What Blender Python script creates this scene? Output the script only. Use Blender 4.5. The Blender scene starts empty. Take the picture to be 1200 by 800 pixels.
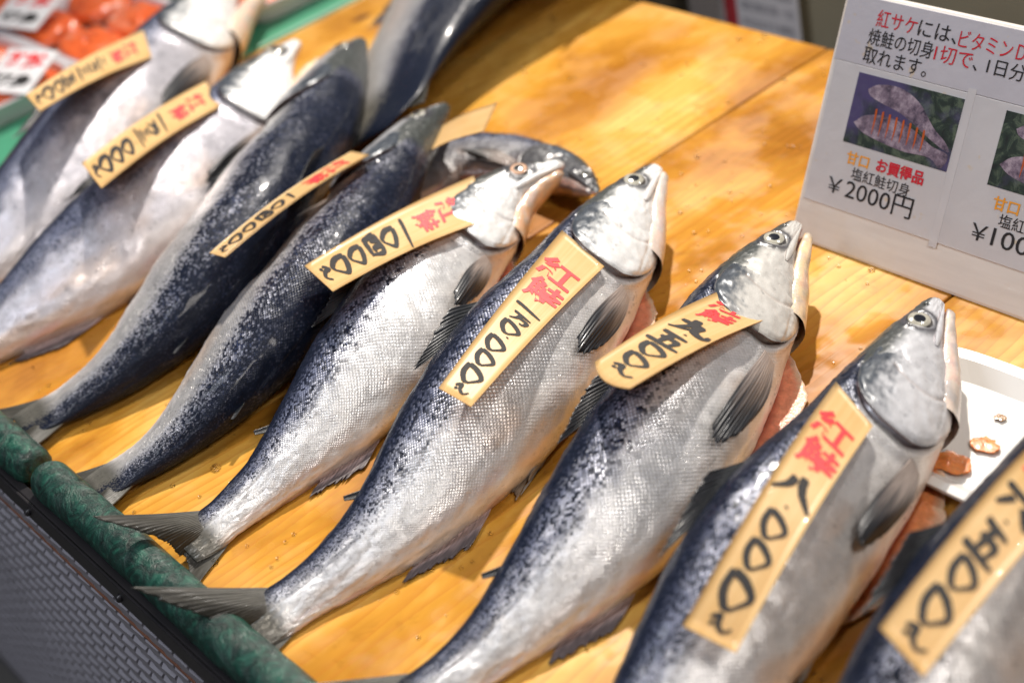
import bpy, math, random
import numpy as np
from mathutils import Vector, Matrix

# ------------------------------------------------------------------ camera
v1 = np.array([-1098., -462.]); v2 = np.array([3600., -1608.]); cc = np.array([600., 400.])
FOC = math.sqrt(-float((v1-cc) @ (v2-cc)))
def _d(v):
    a = np.array([v[0]-600, -(v[1]-400), -FOC]); return a/np.linalg.norm(a)
_X = -_d(v1); _Y = _d(v2); _Z = np.cross(_X, _Y)
RC = np.array([_X, _Y, _Z])                    # rows: world axes in camera space
CAM = np.array([0.9, -0.2, 0.6892])            # table top is z = 0, front edge y = 0
def at(px, py, z=0.0):
    """world point seen at a photograph pixel (1200 x 800) at height z"""
    r = RC @ np.array([px-600, -(py-400), -FOC])
    return CAM + r*((z-CAM[2])/r[2])
def proj(p):
    c = (np.asarray(p)-CAM) @ RC; return 600-FOC*c[0]/c[2], 400+FOC*c[1]/c[2]

sc = bpy.context.scene
cd = bpy.data.cameras.new('camera'); cam = bpy.data.objects.new('camera', cd); sc.collection.objects.link(cam)
M = Matrix(((*map(float, RC[0]), CAM[0]), (*map(float, RC[1]), CAM[1]), (*map(float, RC[2]), CAM[2]), (0, 0, 0, 1)))
cam.matrix_world = M
cd.sensor_width = 36; cd.lens = FOC/1200*36; cd.clip_end = 50; cd.clip_start = .02
cd.dof.use_dof = True; cd.dof.aperture_fstop = 3.6
fp = at(600, 430, .05); cd.dof.focus_distance = float(-(RC.T @ (fp-CAM))[2])
sc.camera = cam

# ------------------------------------------------------------------ world, light, exposure
w = bpy.data.worlds.new("World"); sc.world = w; w.use_nodes = True
w.node_tree.nodes['Background'].inputs[0].default_value = (.70, .72, .80, 1)
w.node_tree.nodes['Background'].inputs[1].default_value = .11
def area(name, loc, target, size, power, col, sy=None):
    l = bpy.data.lights.new(name, 'AREA'); l.size = size; l.energy = power; l.color = col
    if sy: l.shape = 'RECTANGLE'; l.size_y = sy
    o = bpy.data.objects.new(name, l); sc.collection.objects.link(o); o.location = loc
    o.rotation_euler = (Vector(target)-Vector(loc)).to_track_quat('-Z', 'Y').to_euler(); return o
def spot(name, loc, target, power, col, ang, blend, rad):
    l = bpy.data.lights.new(name, 'SPOT'); l.energy = power; l.color = col; l.spot_size = math.radians(ang); l.spot_blend = blend; l.shadow_soft_size = rad
    o = bpy.data.objects.new(name, l); sc.collection.objects.link(o); o.location = loc
    o.rotation_euler = (Vector(target)-Vector(loc)).to_track_quat('-Z', 'Y').to_euler(); return o
spot('market_lamp', (-1.05, 1.85, 2.5), (-.08, .27, 0), 690, (1, .93, .84), 41, 1., .05)
area('market_lamp', (.35, 1.6, 1.6), (.2, .4, 0), .10, 9, (1, .95, .9))
area('front_fill', (.0, -.75, 1.7), (-.05, .2, 0), .16, 20, (.86, .91, 1), 1.3)  # unseen cool fill added in front to lift skirt and flanks
area('right_fill', (1.5, .25, 1.5), (.1, .3, 0), .35, 14, (1, .93, .86))  # unseen warm fill added at the right to brighten the bellies
sc.view_settings.view_transform = 'Standard'; sc.view_settings.look = 'None'
sc.view_settings.exposure = 0.0; sc.view_settings.gamma = 1
sc.view_settings.use_curve_mapping = False
sc.cycles.use_denoising = True
sc.cycles.max_bounces = 8

# ------------------------------------------------------------------ helpers
def lin(c):
    return tuple(((x/12.92) if x <= .04045 else ((x+.055)/1.055)**2.4) for x in c)
_rs = np.random.RandomState(5); _tab = _rs.rand(256, 256)
def vnoise(x, y, seed=0):
    x = np.asarray(x, float)+seed*17.3; y = np.asarray(y, float)+seed*9.1
    xi = np.floor(x).astype(int); yi = np.floor(y).astype(int); fx = x-xi; fy = y-yi
    fx = fx*fx*(3-2*fx); fy = fy*fy*(3-2*fy)
    g = lambda a, b: _tab[a % 256, b % 256]
    return (g(xi, yi)*(1-fx)+g(xi+1, yi)*fx)*(1-fy)+(g(xi, yi+1)*(1-fx)+g(xi+1, yi+1)*fx)*fy
def fbm(x, y, seed=0, oct=4):
    s = 0; a = .5; t = 0
    for i in range(oct):
        s = s+a*vnoise(np.asarray(x)*2**i, np.asarray(y)*2**i, seed+i*3); t += a; a *= .5
    return s/t
def sstep(a, b, x):
    t = np.clip((np.asarray(x, float)-a)/(b-a), 0, 1); return t*t*(3-2*t)

def mesh_obj(name, V, F, mat, parent=None, cols=None, uv=None, smooth=True, mats=None, fmat=None, pars=None):
    me = bpy.data.meshes.new(name)
    V = np.asarray(V, float).reshape(-1, 3)
    if parent is not None: V = V-np.array(parent['_o'])
    me.from_pydata(V.tolist(), [], F if isinstance(F, list) else F.tolist())
    if smooth: me.shade_smooth()
    for m in (mats or [mat]): me.materials.append(m)
    if fmat is not None: me.polygons.foreach_set('material_index', np.asarray(fmat, np.int32))
    if cols is not None:
        at_ = me.color_attributes.new('col', 'FLOAT_COLOR', 'POINT')
        c = np.ones((len(V), 4)); c[:, :3] = np.asarray(cols).reshape(-1, 3); at_.data.foreach_set('color', c.ravel())
    if pars is not None:
        at_ = me.color_attributes.new('par', 'FLOAT_COLOR', 'POINT')
        c = np.ones((len(V), 4)); c[:, :3] = np.asarray(pars).reshape(-1, 3); at_.data.foreach_set('color', c.ravel())
    if uv is not None:
        ul = me.uv_layers.new(name='UVMap'); li = np.zeros(len(me.loops), np.int32); me.loops.foreach_get('vertex_index', li)
        ul.data.foreach_set('uv', np.asarray(uv, float).reshape(-1, 2)[li].ravel())
    me.update()
    o = bpy.data.objects.new(name, me); sc.collection.objects.link(o)
    if parent is not None: o.parent = parent
    return o
def root(name, loc, label, cat, group=None):
    o = bpy.data.objects.new(name, None); sc.collection.objects.link(o); o.location = tuple(float(x) for x in loc)
    o.empty_display_size = .02
    o['label'] = label; o['category'] = cat
    if group: o['group'] = group
    o['_o'] = [float(x) for x in loc]; return o
def tag_(o, label=None, cat=None, group=None, kind=None):
    if label: o['label'] = label
    if cat: o['category'] = cat
    if group: o['group'] = group
    if kind: o['kind'] = kind
    return o
def gridF(n, m, closeu=False, closev=False):
    """faces of an n x m vertex grid (index i*m+j)"""
    I = np.arange(n if closeu else n-1); J = np.arange(m if closev else m-1)
    I, J = np.meshgrid(I, J, indexing='ij'); I2 = (I+1) % n; J2 = (J+1) % m
    return np.stack([I*m+J, I2*m+J, I2*m+J2, I*m+J2], -1).reshape(-1, 4)
def box(V, F, c, s, R=None):
    b = len(V); c = np.array(c, float); s = np.array(s, float)/2
    for k in range(8):
        p = s*np.array([(1 if k & 1 else -1), (1 if k & 2 else -1), (1 if k & 4 else -1)])
        V.append(c+(R @ p if R is not None else p))
    for f in ((0, 2, 3, 1), (4, 5, 7, 6), (0, 1, 5, 4), (2, 6, 7, 3), (0, 4, 6, 2), (1, 3, 7, 5)): F.append([b+i for i in f])
def bevel(o, wd=.002, seg=2):
    m = o.modifiers.new('bevel', 'BEVEL'); m.width = wd; m.segments = seg; m.limit_method = 'ANGLE'; return o

# ------------------------------------------------------------------ materials
class NT:
    def __init__(s, name):
        s.m = bpy.data.materials.new(name); s.m.use_nodes = True; s.t = s.m.node_tree
        s.b = s.t.nodes['Principled BSDF']; s.out = s.t.nodes['Material Output']
    def n(s, ty, **kw):
        nd = s.t.nodes.new(ty)
        for k, v in kw.items(): setattr(nd, k, v)
        return nd
    def L(s, a, b): s.t.links.new(a, b)
    def set(s, **kw):
        for k, v in kw.items(): s.b.inputs[k.replace('_', ' ')].default_value = v
        return s
    def math(s, op, a, b=None, c=None, clamp=False):
        nd = s.n('ShaderNodeMath', operation=op); nd.use_clamp = clamp
        for i, x in enumerate((a, b, c)):
            if x is None: continue
            if isinstance(x, (int, float)): nd.inputs[i].default_value = x
            else: s.L(x, nd.inputs[i])
        return nd.outputs[0]
    def mix(s, f, a, b, blend='MIX'):
        nd = s.n('ShaderNodeMix', data_type='RGBA', blend_type=blend)
        for i, x in ((0, f), (6, a), (7, b)):
            if isinstance(x, (int, float)): nd.inputs[i].default_value = x
            elif isinstance(x, tuple): nd.inputs[i].default_value = (*x[:3], 1)
            else: s.L(x, nd.inputs[i])
        return nd.outputs[2]
    def noise(s, co, scale, detail=4, rough=.5, dist=0):
        nd = s.n('ShaderNodeTexNoise'); nd.inputs['Scale'].default_value = scale; nd.inputs['Detail'].default_value = detail
        nd.inputs['Roughness'].default_value = rough; nd.inputs['Distortion'].default_value = dist
        if co is not None: s.L(co, nd.inputs['Vector'])
        return nd.outputs[0]
    def ramp(s, f, stops):
        nd = s.n('ShaderNodeValToRGB'); e = nd.color_ramp.elements
        while len(e) < len(stops): e.new(.5)
        for i, (p, c) in enumerate(stops):
            e[i].position = p; e[i].color = (*c[:3], 1) if isinstance(c, tuple) else (c, c, c, 1)
        s.L(f, nd.inputs[0]); return nd.outputs[0]
    def mapping(s, scale, rot=(0, 0, 0), src='Object'):
        tc = s.n('ShaderNodeTexCoord'); mp = s.n('ShaderNodeMapping'); mp.inputs['Scale'].default_value = scale
        mp.inputs['Rotation'].default_value = rot; s.L(tc.outputs[src], mp.inputs[0]); return mp.outputs[0]
    def bump(s, h, strength, dist):
        nd = s.n('ShaderNodeBump'); nd.inputs['Strength'].default_value = strength; nd.inputs['Distance'].default_value = dist
        s.L(h, nd.inputs['Height']); return nd
def simple(name, col, rough=.5, metal=0, noise=None, coat=0, bump=None, var=.12):
    k = NT(name).set(Roughness=rough, Metallic=metal, Coat_Weight=coat)
    co = k.mapping((1, 1, 1)); nz = k.noise(co, noise or 40)
    k.L(k.mix(nz, tuple(c*(1-var) for c in col), tuple(min(1, c*(1+var)) for c in col)), k.b.inputs['Base Color'])
    if bump:
        k.L(k.bump(nz, bump[0], bump[1]).outputs[0], k.b.inputs['Normal'])
    return k.m

def mat_skin():
    """wet fish skin: albedo from the 'col' attribute, par = (metallic, scale strength, darkness of scale patches)"""
    k = NT('fish_skin'); uv = k.n('ShaderNodeUVMap', uv_map='UVMap').outputs[0]
    col = k.n('ShaderNodeAttribute', attribute_name='col').outputs[0]
    par = k.n('ShaderNodeSeparateColor'); k.L(k.n('ShaderNodeAttribute', attribute_name='par').outputs[0], par.inputs[0])
    metal, sstr, dark = par.outputs
    wear = k.ramp(k.noise(uv, 17, 4, .65), [(.36, .35), (.56, 1.)]); sstr = k.math('MULTIPLY', sstr, wear)
    mp = k.n('ShaderNodeMapping'); mp.inputs['Rotation'].default_value = (0, 0, math.radians(45)); mp.inputs['Scale'].default_value = (400, 400, 1)
    k.L(uv, mp.inputs[0])
    vo = k.n('ShaderNodeTexVoronoi', voronoi_dimensions='2D'); vo.inputs['Scale'].default_value = 1; vo.inputs['Randomness'].default_value = .22
    k.L(mp.outputs[0], vo.inputs['Vector'])
    rnd = k.n('ShaderNodeSeparateColor'); k.L(vo.outputs['Color'], rnd.inputs[0]); r1, r2, r3 = rnd.outputs
    dist = vo.outputs['Distance']
    centre = k.math('SUBTRACT', 1, k.math('MULTIPLY', dist, 1.7), clamp=True)          # 1 at the middle of a scale
    # dark scales inside the patches, pale middles with sheen painted into the colour
    big = k.noise(uv, 45, 3, .6)
    darkm = k.math('MULTIPLY', k.math('ADD', k.math('MULTIPLY', big, .9), k.math('MULTIPLY', r1, .75)), 1)
    isdark = k.math('MULTIPLY', k.math('SUBTRACT', k.math('ADD', darkm, dark), 1.18), 2.4, clamp=True)
    painted_shine = k.math('MULTIPLY', k.math('POWER', centre, 1.5), k.math('ADD', k.math('MULTIPLY', r2, .8), .25))
    c1 = k.mix(k.math('MULTIPLY', k.math('MULTIPLY', sstr, painted_shine), .75, clamp=True), col, (.70, .73, .95))
    rim = k.math('MULTIPLY', k.math('POWER', k.math('SUBTRACT', 1, centre, clamp=True), 2.0), sstr)
    c2 = k.mix(k.math('MULTIPLY', rim, .75, clamp=True), c1, k.mix(.85, col, (.0, .0, .0)))
    c3 = k.mix(isdark, c2, (.008, .011, .022))
    painted_glint = k.math('MULTIPLY', k.math('MULTIPLY', k.math('POWER', centre, 2.6), k.ramp(r3, [(.56, .03), (.92, 1.)])), sstr)
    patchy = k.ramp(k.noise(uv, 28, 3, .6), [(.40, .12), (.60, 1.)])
    c3 = k.mix(k.math('MULTIPLY', k.math('MULTIPLY', painted_glint, isdark), k.math('MULTIPLY', patchy, .65)), c3, (.22, .30, .66))  # lavender glints painted into the colour of scattered dark scales
    fine = k.noise(uv, 900, 2, .6)
    c4 = k.mix(1.0, c3, k.ramp(fine, [(.3, .86), (.7, 1.0)]), 'MULTIPLY')
    k.L(c4, k.b.inputs['Base Color'])
    k.L(k.math('MULTIPLY', metal, k.math('SUBTRACT', 1, k.math('MULTIPLY', isdark, .6))), k.b.inputs['Metallic'])
    k.L(k.math('SUBTRACT', .45, k.math('MULTIPLY', isdark, .33)), k.b.inputs['Specular IOR Level'])
    h = k.math('ADD', k.math('MULTIPLY', k.math('MULTIPLY', centre, sstr), .9), k.math('MULTIPLY', fine, .05))
    h = k.math('ADD', h, k.math('MULTIPLY', k.noise(uv, 60, 3), 1.3))
    h = k.math('ADD', h, k.math('MULTIPLY', k.math('MULTIPLY', r3, sstr), .55))
    bp = k.bump(h, .62, .0009); k.L(bp.outputs[0], k.b.inputs['Normal'])
    k.L(k.ramp(k.noise(uv, 120, 2), [(.3, .26), (.75, .42)]), k.b.inputs['Roughness'])
    k.set(Coat_Weight=.12, Coat_Roughness=.12, Specular_IOR_Level=.45)
    return k.m
def mat_fin():
    k = NT('fin_membrane'); uv = k.n('ShaderNodeUVMap', uv_map='UVMap').outputs[0]
    col = k.n('ShaderNodeAttribute', attribute_name='col').outputs[0]
    sp = k.n('ShaderNodeSeparateXYZ'); k.L(uv, sp.inputs[0])
    mp = k.n('ShaderNodeMapping'); mp.inputs['Scale'].default_value = (1, .12, 1); k.L(uv, mp.inputs[0])
    nz = k.noise(mp.outputs[0], 60, 3, .7)
    k.L(k.mix(k.math('MULTIPLY', k.ramp(nz, [(.4, .0), (.62, 1.)]), .55), col, k.mix(.75, col, (.0, .0, .0))), k.b.inputs['Base Color'])
    k.L(k.bump(nz, .5, .0006).outputs[0], k.b.inputs['Normal'])
    k.set(Roughness=.42, Coat_Weight=.2, Coat_Roughness=.15)
    tr = k.n('ShaderNodeBsdfTranslucent'); k.L(col, tr.inputs[0]); mx = k.n('ShaderNodeMixShader'); mx.inputs[0].default_value = .25
    k.L(k.b.outputs[0], mx.inputs[1]); k.L(tr.outputs[0], mx.inputs[2]); k.L(mx.outputs[0], k.out.inputs[0])
    return k.m
def mat_attr(name, rough=.35, coat=.4, sss=0, bump=0, bs=300):
    k = NT(name); col = k.n('ShaderNodeAttribute', attribute_name='col').outputs[0]
    co = k.mapping((1, 1, 1)); nz = k.noise(co, bs, 3, .6)
    k.L(k.mix(1.0, col, k.ramp(nz, [(.25, .8), (.75, 1.)]), 'MULTIPLY'), k.b.inputs['Base Color'])
    k.set(Roughness=rough, Coat_Weight=coat, Coat_Roughness=.1)
    if sss: k.set(Subsurface_Weight=sss, Subsurface_Scale=.003)
    if bump: k.L(k.bump(nz, bump, .001).outputs[0], k.b.inputs['Normal'])
    return k.m
def mat_plank():
    k = NT('varnished_pine')
    oi = k.n('ShaderNodeObjectInfo')
    tc = k.n('ShaderNodeTexCoord'); ad = k.n('ShaderNodeVectorMath', operation='ADD')
    cx = k.n('ShaderNodeCombineXYZ'); k.L(k.math('MULTIPLY', oi.outputs['Random'], 7), cx.inputs[0]); k.L(k.math('MULTIPLY', oi.outputs['Random'], 3), cx.inputs[1])
    k.L(tc.outputs['Object'], ad.inputs[0]); k.L(cx.outputs[0], ad.inputs[1])
    def mp(s):
        m = k.n('ShaderNodeMapping'); m.inputs['Scale'].default_value = s; k.L(ad.outputs[0], m.inputs[0]); return m.outputs[0]
    # knots pull the grain
    kv = k.n('ShaderNodeTexVoronoi'); kv.inputs['Scale'].default_value = 1; k.L(mp((7, 3.4, 0)), kv.inputs['Vector'])
    kd = kv.outputs['Distance']
    kr = k.n('ShaderNodeSeparateColor'); k.L(kv.outputs['Color'], kr.inputs[0])
    has = k.math('GREATER_THAN', kr.outputs[0], .45)
    knot = k.math('MULTIPLY', k.math('SUBTRACT', 1, k.math('MULTIPLY', kd, 16), clamp=True), has)
    warp = k.noise(mp((9, 1.6, 1)), 1, 3, .5)
    gx = k.n('ShaderNodeSeparateXYZ'); k.L(ad.outputs[0], gx.inputs[0])
    g = k.math('ADD', k.math('MULTIPLY', gx.outputs[0], 95), k.math('MULTIPLY', warp, 8.5))
    g = k.math('ADD', g, k.math('MULTIPLY', k.math('EXPONENT', k.math('MULTIPLY', kd, -14)), 5))
    ring = k.math('POWER', k.math('FRACT', g), 2.6)
    fib = k.noise(mp((420, 9, 1)), 1, 4, .6)
    blot = k.noise(mp((8, 4, 1)), 1, 5, .6, .4)
    base = k.ramp(blot, [(.36, (.26, .095, .006)), (.5, (.50, .235, .026)), (.64, (.68, .41, .095))])
    c = k.mix(k.math('MULTIPLY', ring, .62), base, (.40, .14, .015))
    c = k.mix(k.math('MULTIPLY', fib, .28), c, (.46, .21, .05))
    c = k.mix(k.math('MULTIPLY', knot, 1.6, clamp=True), c, (.09, .03, .01))
    st = k.noise(mp((26, 19, 1)), 1, 5, .7, .6); c = k.mix(k.math('MULTIPLY', k.ramp(st, [(.58, .0), (.70, 1.)]), .45), c, (.22, .085, .012))
    k.L(c, k.b.inputs['Base Color'])
    wet = k.noise(mp((14, 14, 1)), 1, 3, .6)
    k.L(k.ramp(wet, [(.42, .14), (.58, .5)]), k.b.inputs['Roughness'])
    k.set(Coat_Weight=.06, Coat_Roughness=.2, Specular_IOR_Level=.3)
    hh = k.math('ADD', k.math('MULTIPLY', fib, .5), k.math('MULTIPLY', ring, -.4))
    k.L(k.bump(hh, .35, .0006).outputs[0], k.b.inputs['Normal'])
    return k.m
def mat_tag():
    k = NT('thin_wood_slip'); co = k.n('ShaderNodeUVMap', uv_map='UVMap').outputs[0]
    mp = k.n('ShaderNodeMapping'); mp.inputs['Scale'].default_value = (3, 260, 1); k.L(co, mp.inputs[0])
    oi = k.n('ShaderNodeObjectInfo')
    ad = k.n('ShaderNodeVectorMath', operation='ADD'); k.L(mp.outputs[0], ad.inputs[0]); k.L(oi.outputs['Random'], ad.inputs[1])
    f = k.noise(ad.outputs[0], 1.6, 4, .55); bl = k.noise(co, 26, 3, .5)
    c = k.mix(k.ramp(f, [(.3, .0), (.75, 1.)]), (.68, .44, .17), (.80, .58, .29))
    c = k.mix(k.math('MULTIPLY', k.ramp(bl, [(.42, .0), (.72, 1.)]), .5), c, (.62, .36, .12))
    k.L(c, k.b.inputs['Base Color']); k.set(Roughness=.42, Coat_Weight=.12)
    k.L(k.bump(f, .25, .0005).outputs[0], k.b.inputs['Normal'])
    tr = k.n('ShaderNodeBsdfTranslucent'); tr.inputs[0].default_value = (.85, .5, .15, 1); mx = k.n('ShaderNodeMixShader'); mx.inputs[0].default_value = .28
    k.L(k.b.outputs[0], mx.inputs[1]); k.L(tr.outputs[0], mx.inputs[2]); k.L(mx.outputs[0], k.out.inputs[0])
    return k.m
SKIN = mat_skin(); FIN = mat_fin(); HEAD = mat_attr('jaw_skin', .32, .5, .08, .3, 500); FLESH = mat_attr('wet_flesh', .25, .7, .25, .6, 420)
EYE = mat_attr('eye_glass', .12, 1.0); PLANK = mat_plank(); TAGM = mat_tag()
INK_R = simple('red_ink', (.80, .035, .04), .5, noise=300, var=.25); INK_K = simple('black_ink', (.012, .010, .010), .75, noise=300, var=.4)

# ------------------------------------------------------------------ the fish
PU = [0, .008, .022, .052, .10, .15, .20, .25, .31, .38, .44, .51, .60, .70, .80, .88, .95, 1.0, 1.03]
HD = [.004, .012, .020, .030, .048, .062, .074, .083, .090, .095, .098, .099, .096, .084, .062, .044, .035, .034, .026]
HV = [.004, .010, .013, .019, .037, .067, .087, .094, .102, .112, .118, .121, .114, .094, .064, .044, .034, .033, .025]
WW = [.003, .010, .016, .027, .042, .053, .060, .064, .068, .073, .076, .075, .067, .053, .036, .023, .0125, .0045, .0010]
def spline(xs, ys, x):
    xs = np.array(xs, float); ys = np.array(ys, float); x = np.asarray(x, float)
    m = np.gradient(ys, xs); i = np.clip(np.searchsorted(xs, x)-1, 0, len(xs)-2)
    h = xs[i+1]-xs[i]; t = np.clip((x-xs[i])/h, 0, 1)
    return (2*t**3-3*t**2+1)*ys[i]+(t**3-2*t**2+t)*h*m[i]+(-2*t**3+3*t**2)*ys[i+1]+(t**3-t**2)*h*m[i+1]

class Fish:
    def __init__(s, px, side=-1, roll=0, hs=1., ws=1., zl=None, seed=1, troll=None, tw=1.):
        s.troll = math.radians(roll if troll is None else troll); s.tw = tw
        s.setup([at(*p, .04)[:2] for p in px], side, roll, hs, ws, zl, seed)
        for _ in range(4):
            tp = np.r_[0, np.cumsum(np.linalg.norm(np.diff(s.pts, axis=0), axis=1))]; z = s.frame(tp/tp[-1])[0][:, 2]
            s.setup([at(*p, zz)[:2] for p, zz in zip(px, z)], side, roll, hs, ws, zl, seed)
    def setup(s, spine, side, roll, hs, ws, zl, seed):
        P = np.array(spine, float); s.pts = P
        t0 = np.r_[0, np.cumsum(np.linalg.norm(np.diff(P, axis=0), axis=1))]; t0 /= t0[-1]; tt = np.linspace(0, 1, 400)
        X = np.stack([spline(t0, P[:, i], tt) for i in range(2)], 1)
        seg = np.r_[0, np.cumsum(np.linalg.norm(np.diff(X, axis=0), axis=1))]
        s.L = seg[-1]; s.su = seg/s.L; s.X = X; s.side = side; s.roll = math.radians(roll); s.hs = hs; s.ws = ws; s.seed = seed
        s.zl = zl or [(0, 0), (1, 0)]
        T = np.gradient(X, axis=0); T /= np.linalg.norm(T, axis=1)[:, None]; s.T = T
        s.cut = .0
    def frame(s, u):
        u = np.asarray(u, float); uc = np.clip(u, 0, 1)
        x = np.interp(uc, s.su, s.X[:, 0]); y = np.interp(uc, s.su, s.X[:, 1])
        tx = np.interp(uc, s.su, s.T[:, 0]); ty = np.interp(uc, s.su, s.T[:, 1])
        ln = np.hypot(tx, ty); tx /= ln; ty /= ln
        ex = (u-uc)*s.L; x = x+tx*ex; y = y+ty*ex
        z = np.interp(uc, [a for a, b in s.zl], [b for a, b in s.zl])
        uz = np.where(uc < .33, .33-(.33-uc)*.12, uc)
        w = s.w(uz)
        hh = np.maximum(s.hd(uz), s.hv(uz))
        zc = np.hypot(w*.80*math.cos(s.roll), hh*.8*math.sin(s.roll))*1.0+z+.001+.06*np.clip(.30-uc, 0, 1)
        zc = np.maximum(zc, .012)
        rl = s.roll+(s.troll-s.roll)*sstep(.5, .97, uc); P = np.stack([x, y, zc], -1); T = np.stack([tx, ty, 0*tx], -1)
        D0 = np.stack([-ty*s.side, tx*s.side, 0*tx], -1); Z = np.zeros_like(P); Z[..., 2] = 1
        c, r = np.cos(rl)[..., None], np.sin(rl)[..., None]
        return P, T, D0*c+Z*r, -D0*r+Z*c
    def hd(s, u): return spline(PU, HD, np.clip(u, 0, 1.03))*s.L*s.hs
    def hv(s, u): return spline(PU, HV, np.clip(u, 0, 1.03))*s.L*s.hs
    def w(s, u): return spline(PU, WW, np.clip(u, 0, 1.03))*s.L*s.ws*(1+(s.tw-1)*sstep(.5, .85, u)*(1-sstep(.95, 1.0, u)))
    def sec(s, u, a):
        """cross-section point (dorsal, up) at angle a: 0 back, pi/2 upper flank, pi belly"""
        ca, sa = np.cos(a), np.sin(a)
        h = np.where(ca > 0, s.hd(u), s.hv(u))
        d = h*np.sign(ca)*np.abs(ca)**.95
        n = s.w(u)*np.sign(sa)*np.abs(sa)**.86
        n = np.where(sa < 0, n*.80, n)
        # belly sags a little onto the table
        return d, n
    def surf(s, u, a, off=0.):
        u, a = np.broadcast_arrays(np.asarray(u, float), np.asarray(a, float))
        d, n = s.sec(u, a); e = .02
        d2, n2 = s.sec(u, a+e); d1, n1 = s.sec(u, a-e); td, tn = d2-d1, n2-n1
        ln = np.hypot(td, tn)+1e-9; nd, nn = -tn/ln, td/ln
        sgn = np.sign(nd*d+nn*n+1e-12); nd, nn = nd*sgn, nn*sgn
        return s.pt(u, d+nd*off, n+nn*off)
    def pt(s, u, d, n):
        P, T, D, N = s.frame(u); return P+D*np.asarray(d)[..., None]+N*np.asarray(n)[..., None]

# gill cover rear edge
def gill_ub(a): return .300-.078*np.abs((a-1.62)/1.0)**2.4-.014*np.clip(a-2.0, 0, 2)

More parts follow.
